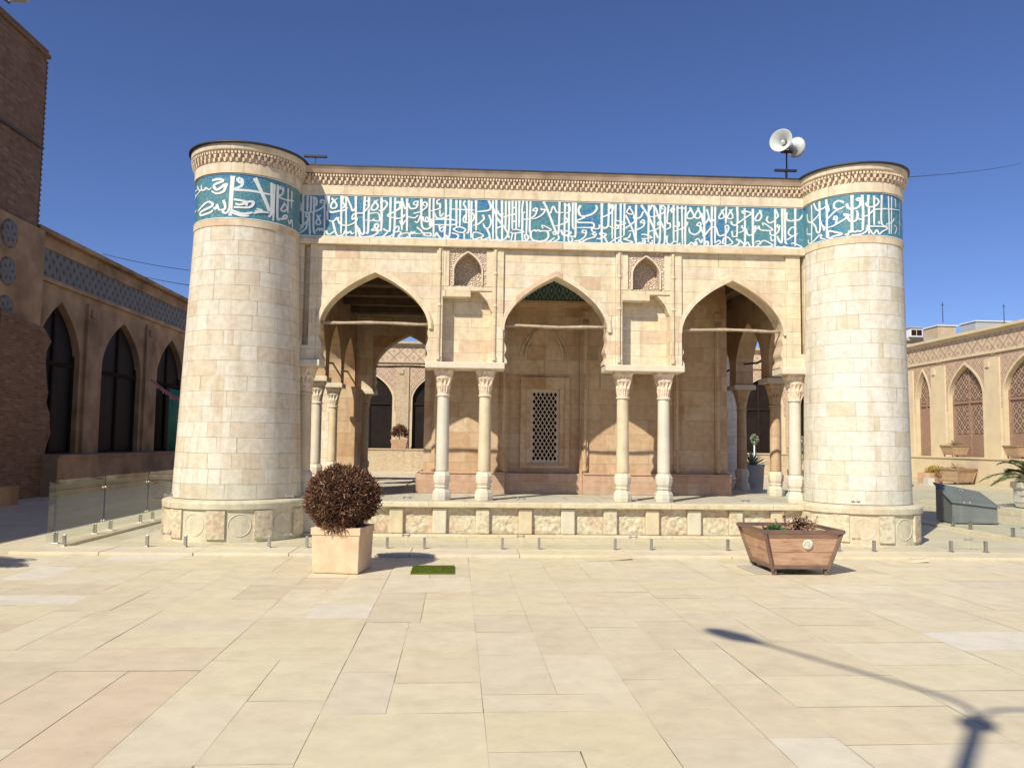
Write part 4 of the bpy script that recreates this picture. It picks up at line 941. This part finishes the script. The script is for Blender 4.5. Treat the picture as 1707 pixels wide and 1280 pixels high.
# palms / cycads
def frond_plant(b, n, L, droop, leafl, leafw, z0=0, rise=(.3, 1.1), seed=1, nl=34):
    rnd = random.Random(seed)
    for i in range(n):
        az = 2*math.pi*(i+rnd.uniform(-.3, .3))/n*1.0+rnd.uniform(0, .3); el = rnd.uniform(*rise); l = L*rnd.uniform(.8, 1.1)
        d = Vector((math.cos(az), math.sin(az), 0)); pts = []
        for k in range(11):
            s_ = k/10; pts.append(d*(l*s_*math.cos(el)) + Vector((0, 0, z0+l*(s_*math.sin(el)-droop*s_*s_))))
        tn = rnd.random()
        b.tube(pts, [.012*(1-.7*k/10) for k in range(11)], 4, tone=tn)
        side = d.cross(Vector((0, 0, 1)))
        for k in range(nl):
            s_ = .12+.88*k/nl; j = min(9, int(s_*10)); p = pts[j].lerp(pts[j+1], s_*10-j); tg = (pts[j+1]-pts[j]).normalized()
            for sg in (-1, 1):
                dd = (side*sg*.8+tg*.55+Vector((0, 0, .12-.15*rnd.random()))).normalized(); ll = leafl*math.sin(math.pi*min(.97, .15+s_*.8))*rnd.uniform(.85, 1.1)
                q = p+dd*ll; wv = tg*leafw
                b.add([p-wv*.3, p+wv*.3, p+dd*ll*.5+wv*.5, q+Vector((0, 0, -.02)), p+dd*ll*.5-wv*.5], [(0,1,2,3,4)], tone=min(1, max(0, tn+rnd.uniform(-.25, .25))))
def octa_pot(loc, label, r=.52, h=.62):
    o = thing('octagonal_pot', label, 'plant pot', loc)
    t = MB(); t.lathe([(r*.80, .03), (r*.84, .12), (r*.88, .14), (r*.88, h-.17), (r, h-.13), (r, h), (r*.86, h), (r*.84, h-.1), (.02, h-.1)], 0, 0, 8, smooth=False, cap=False, rot=22.5); t.done('pot_body', 'potgrey', o, bevel=.01)
    t = MB(); t.lathe([(r*.6, 0), (r*.8, .028)], 0, 0, 8, smooth=False); t.done('pot_foot', 'potgrey', o); 
    t = MB(); t.lathe([(.01, h-.07), (r*.84, h-.075)], 0, 0, 16, cap=False); t.done('soil', 'soil', o)
    return o
octa_pot((13.55, 18.7, .20), 'grey octagonal concrete pot holding the palm at the right edge')
pl = thing('palm_plant', 'leafy green palm with arching fronds in the octagonal pot at the right edge', 'palm', (13.55, 18.7, .72))
t = MB(); frond_plant(t, 22, 1.35, .55, .34, .022, .12, (.25, 1.2), 3); t.done('fronds', 'palm', pl)
t = MB(); t.lathe([(.16, 0), (.20, .10), (.14, .24), (.05, .30)], 0, 0, 14); t.done('trunk', 'oldwood', pl)
octa_pot((-7.1, 9.25, 0), 'grey octagonal concrete pot outside the frame on the left', .55, 1.1)
pl2 = dup(pl, (-7.1, 9.25, 1.0), 1.3, 'palm outside the frame on the left whose shadow falls by the kerb', scale=.85)
# low stone steps behind the right fence
t = MB(); t.box(11.9, 22.5, 16.6, 22, 0, .1); t.box(12.3, 22.5, 17.2, 21.6, .1, .195)
o = t.done('stone_step', 'plinthstone', bevel=.01); tag(o, 'low pale stone steps under the palm pot behind the right fence', 'steps')

gbx = thing('metal_cabinet', 'dark grey box with a sloping lid standing behind the fence right of the right tower', 'cabinet', (10.75, 17.0, 0), R(-8)); gbx.scale = (.74, .8, .88)
t = MB(); t.add([(-.62, -.5, 0.03), (.62, -.5, .03), (.62, .5, .03), (-.62, .5, .03), (-.62, -.5, .52), (.62, -.5, .40), (.62, .5, .70), (-.62, .5, .92)], [(0,3,2,1),(4,5,6,7),(0,1,5,4),(1,2,6,5),(2,3,7,6),(3,0,4,7)]); t.done('cabinet_body', 'slate', gbx, bevel=.01)
t = MB(); t.add([(-.67, -.56, .525), (.67, -.56, .405), (.67, .56, .715), (-.67, .56, .935), (-.67, -.56, .555), (.67, -.56, .435), (.67, .56, .745), (-.67, .56, .965)], [(0,3,2,1),(4,5,6,7),(0,1,5,4),(1,2,6,5),(2,3,7,6),(3,0,4,7)]); t.done('lid', 'slate', gbx, bevel=.005)
for sx in (-.5, .5):
    t = MB(); t.box(sx-.05, sx+.05, -.45, .45, .001, .028); t.done('foot', 'blackmetal', gbx)
# white pot with agave behind the pavilion
ap = thing('white_pot', 'tall pale round pot seen through the right arch', 'plant pot', (8.75, 24.7, 0))
t = MB(); t.lathe([(.28, .01), (.34, .3), (.38, .9), (.40, 1.02), (.35, 1.02), (.33, .93), (.01, .93)], 0, 0, 28, cap=False); t.done('pot_body', 'asphalt', ap)  # pale pot coloured grey to paint in its shade
t = MB(); t.lathe([(.01, .95), (.33, .94)], 0, 0, 16, cap=False); t.done('soil', 'soil', ap)
ag = thing('agave', 'pale green spiky agave in the pot seen through the right arch', 'plant', (8.75, 24.7, .95))
t = MB()
for i in range(34):
    az = i*2.4; el = .25+1.1*(i/34); l = .62; d = Vector((math.cos(az)*math.cos(el), math.sin(az)*math.cos(el), math.sin(el))); s_ = d.cross(Vector((0, 0, 1))).normalized()*.03
    t.add([(0,0,0), tuple(s_), tuple(d*l*.55+s_*.9), tuple(d*l+Vector((0,0,-.05))), tuple(d*l*.55-s_*.9), tuple(-s_)], [(0,1,2,3),(0,3,4,5)], tone=random.random())
t.done('leaves', 'agave', ag)
fs_ = thing('flower_stand', 'thin pale stand with a cluster of flowers seen through the right arch', 'stand', (10.2, 28.5, 0))
t = MB(); t.tube([(0, 0, 0), (0, 0, 1.75)], .025); t.lathe([(.22, 0), (.2, .03), (.03, .05)], 0, 0, 16); t.done('stand_post', 'white', fs_)
t = MB(); sprigs(t, 160, 0, 0, 1.85, .12, .12, .16, .07, .03); t.done('flowers', 'agave', fs_)

# ------------------------------------------------------------ courtyard arcades
def arcade(label, p0, p1, openings, H, plinth, pw, wallm, doorm, framem, frieze, spand, pilm, over=0.25, lat=None, fz=(6.15, 6.95), cat='arcade building', dd_=.22):
    a, c = Vector((*p0, 0)), Vector((*p1, 0)); L = (c-a).length; rz = math.atan2(c.y-a.y, c.x-a.x)
    o = thing('arcade_building', label, cat, (a.x, a.y, 0), rz, 'arcaded wings round the courtyard')
    # local: x along the wing, y into the building, faces -y
    b = MB(); lp = [(0, 0)]
    for s0, s1, spr, apx in openings:
        lp += [(s0, 0), (s0, spr-.5)]+arch_outline((s0+s1)/2, (s1-s0)/2, spr, apx, 4)+[(s1, spr-.5), (s1, 0)]
    lp += [(L, 0), (L, H), (0, H)]
    b.prism([lp], 0, .6); b.box(0, L, 3.2, 3.4, 0, H); b.box(0, L, .6, 3.2, H-.3, H-.02)
    b.done('wall', wallm, o)
    t = MB(); t.box(-.2, L+.2, -pw, -.002, 0, plinth); t.box(-.2, L+.2, -pw-.05, 0.0, plinth, plinth+.06); t.done('plinth', pilm if wallm != 'plaster' else 'plaster', o)
    t = MB(); t.box(0, L, -.07, -.003, fz[0], fz[1]); t.done('frieze', frieze, o)
    t = MB(); t.box(-.1, L+.1, -over, .62, H, H+.13); t.box(0, L, -.12, -.002, fz[1]+.003, H-.002); t.box(0, L, -.11, -.002, fz[0]-.12, fz[0]-.003); t.done('cornice', pilm, o)
    for s0, s1, spr, apx in openings:
        cx, hw = (s0+s1)/2, (s1-s0)/2
        t = MB(); t.box(s0-.05, s1+.05, dd_, dd_+.08, plinth, apx+.05); d = t.done('door', doorm, o)
        t = MB()
        for q in ((s0, s0+.10), (cx-.06, cx+.06), (s1-.10, s1)): t.box(q[0], q[1], dd_-.06, dd_-.003, plinth, apx if q[0] > s0 and q[1] < s1 else spr+.2)
        zt = plinth+(apx-plinth)*.60; t.box(s0, s1, dd_-.07, dd_-.004, zt-.06, zt+.06); t.box(s0, s1, dd_-.065, dd_-.005, plinth, plinth+.12); t.done('door_frame', framem, d)
        if lat:
            t = MB(); zl = plinth+(apx-plinth)*.26
            for q0, q1 in ((s0+.25, cx-.2), (cx+.2, s1-.25)): 
                if q1-q0 > .2: t.box(q0, q1, dd_-.02, dd_-.002, zl, zt-.2)
            t.box(s0+.12, s1-.12, dd_-.02, dd_-.002, zt+.1, apx); t.done('door_lattice', 'lattice', d)
            oa = arch_outline(cx, hw+.10, spr, apx+.12, 4); ia = arch_outline(cx, hw-.004, spr, apx-.004, 4)
            t = MB(); t.prism([[(s0-.10, plinth)]+oa+[(s1+.10, plinth), (s1+.004, plinth)]+ia[::-1]+[(s0-.004+.004, plinth)]], -.06, .02); t.done('arch_trim', pilm, o)
        if spand:
            t = MB(); oa = arch_outline(cx, hw+.11, spr, apx+.13, 4); w2 = hw+.55
            t.prism([[(cx-w2, spr-.6), (cx-hw-.11, spr-.6)]+oa+[(cx+hw+.11, spr-.6), (cx+w2, spr-.6), (cx+w2, fz[0]-.14), (cx-w2, fz[0]-.14)]], -.03, -.002); t.done('spandrel', spand, o)
    # pilasters between the openings
    es = [0]+[e for q in openings for e in q[:2]]+[L]
    for i in range(0, len(es), 2):
        x0, x1 = es[i], es[i+1]
        if x1-x0 < .35: continue
        x0 = max(x0, x1-2.0) if i == 0 else x0; x1 = min(x1, x0+2.0) if i == len(es)-2 else x1
        t = MB(); mrg = min(.22, (x1-x0)*.18); t.box(x0+mrg, x1-mrg, -.10, -.002, plinth+.06, fz[0]-.35); t.box(x0+mrg+.15, x0+mrg+.4, -.16, -.1, fz[0]-.75, fz[0]-.5); t.done('pilaster', pilm, o)
    return o, L
# left wing (door openings measured along it from its near end at Y 22.3)
def yl(y): return 45.2-y
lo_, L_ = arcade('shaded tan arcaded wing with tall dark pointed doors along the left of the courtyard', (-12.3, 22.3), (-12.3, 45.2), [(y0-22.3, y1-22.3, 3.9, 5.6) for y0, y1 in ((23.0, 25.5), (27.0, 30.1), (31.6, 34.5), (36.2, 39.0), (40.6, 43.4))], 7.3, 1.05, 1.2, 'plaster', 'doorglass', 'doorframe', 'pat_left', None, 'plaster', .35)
# the wing faces +X: the arcade is modelled facing -y locally, so p0->p1 runs away from the camera with the wall on its left
arcade('sunlit cream arcaded wing with brown lattice doors on the right side of the courtyard', (24.0, 44.8), (24.0, 12.0), [(44.8-y1, 44.8-y0, 4.1, 5.7) for y1, y0 in ((42.0, 40.7), (39.05, 36.35), (34.85, 32.1), (30.5, 27.8), (26.2, 23.5))], 7.1, 1.15, 1.3, 'cream', 'doorwood', 'doorwood', 'pat_right', 'pat_sp', 'cream', .3, lat=True)
arcade('far arcaded wing closing the courtyard behind the pavilion, with patterned spandrels', (-12.3, 45.2), (24.0, 45.2), [(i*3.72+x0, i*3.72+x0+2.6, 3.95, 5.45) for i in range(9) for x0 in (1.46,)], 7.1, 1.15, 1.8, 'cream', 'doorglass', 'doorframe', 'pat_right', 'pat_sp', 'buff', .3)
# near left wing outside the frame (throws the shadow on the paving at left)
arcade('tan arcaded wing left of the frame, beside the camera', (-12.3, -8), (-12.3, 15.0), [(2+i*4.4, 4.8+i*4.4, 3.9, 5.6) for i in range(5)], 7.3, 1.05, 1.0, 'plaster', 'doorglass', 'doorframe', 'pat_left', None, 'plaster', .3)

# tall brick block at left
iw = thing('brick_building', 'tall dark brown brick block with tile medallions at the left edge', 'building', (-12.3, 18.6, 0))
def L2(b): return b
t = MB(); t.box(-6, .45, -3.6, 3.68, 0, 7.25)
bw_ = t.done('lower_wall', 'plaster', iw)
t = MB(); t.box(-6, .32, -3.6, 3.5, 7.25, 12.1)
t.done('brick_wall', 'brick', iw)
t = MB(); t.box(.18, .335, 3.502, 3.52, 7.4, 12.0)
yy = -3.6
for i in range(66):
    z = 7.4+i*.072
    if z > 12.0: break
    if i % 2: t.box(.20, .345, 3.505, 3.55, z, z+.05)
t.done('brick_quoin', 'brick', iw)
t = MB(); t.box(-6, .38, -3.7, 3.60, 12.1, 12.2); t.box(-6, .34, -3.65, 3.54, 12.2, 12.32); t.done('coping', 'brick', iw)
for z in (6.74, 5.77, 4.79):
    t = MB(); t.X = Matrix.Translation((.455, 2.0, z)) @ Matrix.Rotation(R(90), 4, 'Y'); t.lathe([(.36, 0), (.36, .02), (.30, .03), (.01, .03)], 0, 0, 32, cap=False); t.done('tile_medallion', 'pat_left', iw)
t = MB()
for z0, z1, w0 in ((0, 4.6, .28),):
    rnd = random.Random(4); lp = [(1.3, 0)]
    z = 0
    while z < 4.4: lp.append((3.35+.35*rnd.random()+.35*(1-z/4.4), z)); z += .28
    lp += [(3.3, 4.5), (1.3, 4.7)]
    t.X = Matrix(((0, -1, 0, .455), (1, 0, 0, 0), (0, 0, 1, 0), (0, 0, 0, 1))); t.prism([lp], -.32, 0)
t.done('broken_masonry', 'brick', iw)
t = MB(); t.box(.4, 1.6, -3.2, 1.0, 0, .45); t.done('stone_bench', 'plaster', iw)
t = MB(); t.tube([(.36, -3.5, 9.55), (.37, 0, 9.5), (.36, 3.5, 9.52)], .035, 6); t.done('conduit', 'blackmetal', iw)
fl_ = thing('roof_floodlight', 'grey and white floodlight on a bracket on top of the tall brick block', 'floodlight', (-12.2, 19.7, 12.32))
t = MB(); t.tube([(0, .25, 0), (0, .25, .5)], .03); t.tube([(0, -.3, .35), (0, .9, .5)], .03); t.done('lamp_bracket', 'blackmetal', fl_)
t = MB(); t.X = Matrix.Translation((.1, .75, .72)) @ Matrix.Rotation(R(20), 4, 'X'); t.box(-.22, .22, -.35, .3, -.16, .16); t.box(-.26, .26, .3, .38, -.2, .2); t.done('lamp_housing', 'grey', fl_, bevel=.03)
t = MB(); t.box(-.3, .1, -.15, .45, .45, .72); t.done('lamp_glass', 'white', fl_, bevel=.04)

# cloth and garland at left wing
t = MB()
n = 14; vs = []
for i in range(n+1):
    y = 31.9+1.5*i/n; xx = -11.9+.06*math.sin(i*1.9)
    vs += [(xx, y, 1.1), (xx, y, 3.55)]
t.add(vs, [(2*i, 2*i+2, 2*i+3, 2*i+1) for i in range(n)], smooth=True)
o = t.done('green_curtain', 'greencloth'); tag(o, 'green cloth hung in the third dark doorway of the left wing', 'curtain'); sol = o.modifiers.new('thickness', 'SOLIDIFY'); sol.thickness = .01
gl = thing('pink_garland', 'string of pink cloth pieces sagging across the left wing doorways', 'garland', (-11.6, 29.3, 3.7))
gp = []
for i in range(13):
    s_ = i/12; gp.append((1.4*s_, 2.9*s_, -.25*s_-.75*4*s_*(1-s_)*.45-.45*s_))
t = MB(); t.tube(gp, .012, 5); t.done('cord', 'blackmetal', gl)
t = MB()
for i in range(1, 40):
    s_ = i/40; j = min(11, int(s_*12)); p = Vector(gp[j]).lerp(Vector(gp[j+1]), s_*12-j); wv = random.uniform(.05, .10); h = random.uniform(.08, .2)
    t.add([(p.x-wv*.4, p.y-wv, p.z), (p.x+wv*.4, p.y+wv, p.z), (p.x+.02, p.y+random.gauss(0, .05), p.z-h)], [(0,1,2)])
    t.add([(p.x-.06, p.y, p.z+.05), (p.x+.06, p.y+.03, p.z+.04), (p.x+.05, p.y, p.z-.07), (p.x-.06, p.y, p.z-.06)], [(0,1,2,3)])
t.done('cloth_pieces', 'pink', gl)

# wires
def wire(pts, r, name, label):
    t = MB(); P0, P1 = Vector(pts[0]), Vector(pts[1]); sag = pts[2]; q = [P0.lerp(P1, i/16)-Vector((0, 0, sag*4*(i/16)*(1-i/16))) for i in range(17)]
    t.tube(q, r, 5); o = t.done(name, 'blackmetal'); return tag(o, label, 'wire')
wire(((-12.0, 26.0, 7.5), (-4.3, 24.5, 6.7), .3), .008, 'overhead_wire', 'upper thin wire from the left wing to the pavilion behind the left tower')
wire(((-12.0, 28.0, 7.3), (-4.3, 23.5, 6.0), .25), .010, 'overhead_wire', 'lower thin wire from the left wing to the pavilion behind the left tower')
wire(((7.3, 13.7, 6.42), (24.2, 33.6, 14.3), .08), .008, 'overhead_wire', 'thin wire running off to the right from the top of the right tower')

# distant planters and plants
fp = wood_planter((21.9, 35.3, 0), R(20), 'big pale wooden planter standing on the paving before the right wing', 1.25, emblem=False, wm='palewood', fm='doorwood')
def tuft(loc, name, label, n, rr, hh, mat, ln_=.12, wd=.03, cat='plant'):
    o = thing(name, label, cat, loc); t = MB(); sprigs(t, n, 0, 0, hh, rr, rr, hh, ln_, wd, zmin=-.6, shell=(.4, 1)); t.done('foliage', mat, o)
    t = MB(); t.tube([(0, 0, -.1), (0, 0, hh)], .02, 5); t.done('stem', 'beam', o); return o
def spiky(loc, name, label, n, L, mat):
    o = thing(name, label, 'plant', loc); t = MB(); frond_plant(t, n, L, .35, .08, .02, 0, (.5, 1.35), 9, 8); t.done('leaves', mat, o); return o
spiky((21.9, 35.3, .62), 'spiky_plant', 'thin dry spiky plant in the big pale planter before the right wing', 14, .55, 'dryflower')
dup(fp, (23.3, 37.6, 1.22), R(90), 'small wooden planter on the ledge under the second lattice door of the right wing', scale=.95)
spiky((23.3, 37.6, 1.7), 'spiky_plant', 'green spiky plant in the planter on the ledge of the right wing', 14, .5, 'palm')
dup(fp, (23.25, 32.9, 1.22), R(90), 'wooden planter on the ledge under the nearest lattice door of the right wing', scale=.95)
yb = thing('flower_box', 'small pinkish box with yellow flowers left of the big pale planter', 'planter', (21.0, 35.9, 0), R(20))
t = MB(); hollow_box(t, .34, .34, 0.005, .5, .06); t.done('box_body', 'redstone', yb)
tuft((21.2, 35.75, .3), 'yellow_flowers', 'yellow flowering plant spilling over the small pinkish box', 500, .42, .25, 'yellowflower', .1, .04)
fpl = thing('brick_planter', 'low tapered planter on the far ledge seen through the left arch', 'planter', (-3.95, 43.9, 1.21))
t = MB(); hollow_box(t, .36, .46, .003, .5, .05); t.done('box_body', 'wood', fpl)
t = MB(); t.box(-.38, .38, -.38, .38, .38, .44); t.done('soil', 'soil', fpl)
tuft((-3.95, 43.9, 1.66), 'small_shrub', 'round brown green shrub in the planter on the far ledge, seen through the left arch', 900, .45, .42, 'dryleaf', .12, .04, 'shrub')
sb = thing('dark_planter', 'dark planter with a round bush beside the engaged column of the right arch', 'planter', (14.0, 33.5, 0))
t = MB(); hollow_box(t, .38, .44, .005, .6, .06); t.done('box_body', 'frame_paint', sb)
tuft((14.0, 33.5, .55), 'round_bush', 'round grey green bush seen between the columns of the right arch', 900, .5, .75, 'agave', .12, .04, 'shrub')
t = MB(); t.box(-.14, .14, -.2, .2, 0, .3); o = t.done('white_box', 'potgrey'); o.location = (20.1, 34.4, 0); tag(o, 'small grey box on the paving just right of the right tower', 'box')

# buildings beyond the right wing
bh = thing('back_building', 'plain buff brick building rising behind the right wing', 'building', (36, 60, 0))
t = MB(); t.box(-12, 22, 0, 12, 0, 9.9); t.done('wall', 'buff', bh); t = MB(); t.box(-12.2, 22.2, -.2, .3, 9.9, 10.15); t.done('parapet', 'asphalt', bh)
def rooftop(x0, x1, z0, z1, y, mat, name, label, cat):
    o = thing(name, label, cat, ((x0+x1)/2, y, z0)); w_ = (x1-x0)/2
    t = MB(); t.box(-w_, w_, 0, 2, 0, z1-z0); t.done('body', mat, o, bevel=.03)
    t = MB(); t.box(-w_-.08, w_+.08, -.08, 2.1, z1-z0, z1-z0+.08); t.done('top_cover', 'white' if mat != 'white' else 'grey', o)
    return o
acn = rooftop(33.6, 34.6, 10.15, 10.85, 59.5, 'white', 'rooftop_unit', 'white cooling unit on the roof behind the right wing, nearest the tower', 'cooling unit')
t = MB()
for i in range(2): t.box(-.42+.44*i, -.04+.44*i, -.03, -.005, .12, .55)
t.done('vent_grille', 'doorframe', acn)
rooftop(36.4, 37.9, 10.15, 11.2, 60.5, 'buff', 'rooftop_shed', 'small buff brick shed on the roof behind the right wing', 'shed')
rooftop(39.8, 42.8, 10.15, 11.7, 61, 'grey', 'rooftop_tank', 'long grey sheet metal box on the roof behind the right wing', 'tank')
for x, lb in ((37.0, 'thin antenna mast on the brick shed roof'), (42.0, 'thin antenna mast on the grey metal roof box')):
    o = thing('antenna_mast', lb, 'antenna', (x, 60.8, 11.5), 0, 'antennas on the far roofs'); t = MB(); t.tube([(0, 0, 0), (0, 0, 1.6)], .03, 5); t.box(-.12, .12, -.02, .02, 1.4, 1.43); t.done('mast', 'blackmetal', o)

# street lamp behind the camera whose shadow lies on the paving
lx, ly, lz = 2.98-.67*7, 4.66-.88*7, 7.0
lp_ = thing('street_lamp', 'tall two armed lamp post behind the camera, seen only by its shadow on the paving', 'street lamp', (lx, ly, 0))
t = MB(); t.tube([(0, 0, 0), (0, 0, 1.2), (0, 0, lz-.1)], [.08, .06, .045], 12); t.done('lamp_pole', 'grey', lp_)
t = MB(); t.box(-.07, .07, -.07, .07, lz-.08, lz+.06); t.done('pole_head', 'grey', lp_)
def arm(dx, dy, dz, nm):
    pts = smooth_pts([(0, 0, lz), (dx*.04, dy*.04, lz+dz*.5), (dx*.18, dy*.18, lz+dz*.72), (dx*.6, dy*.6, lz+dz*.9), (dx*.85, dy*.85, lz+dz)], 5)
    t = MB(); t.tube(pts, .020, 8); a_ = t.done('lamp_arm', 'grey', lp_)
    d = Vector((dx, dy, 0)).normalized(); p = Vector((dx*.85, dy*.85, lz+dz)); q = Vector((dx*1.12, dy*1.12, lz+dz+.02))
    t = MB(); t.tube([p-d*.1, p, p.lerp(q, .35), p.lerp(q, .8), q], [.02, .045, .10, .085, .03], 12); t.done('lamp_head', 'grey', a_)
arm(-1.12, 1.72, .5, 0); arm(1.25, -.45, .5, 1)
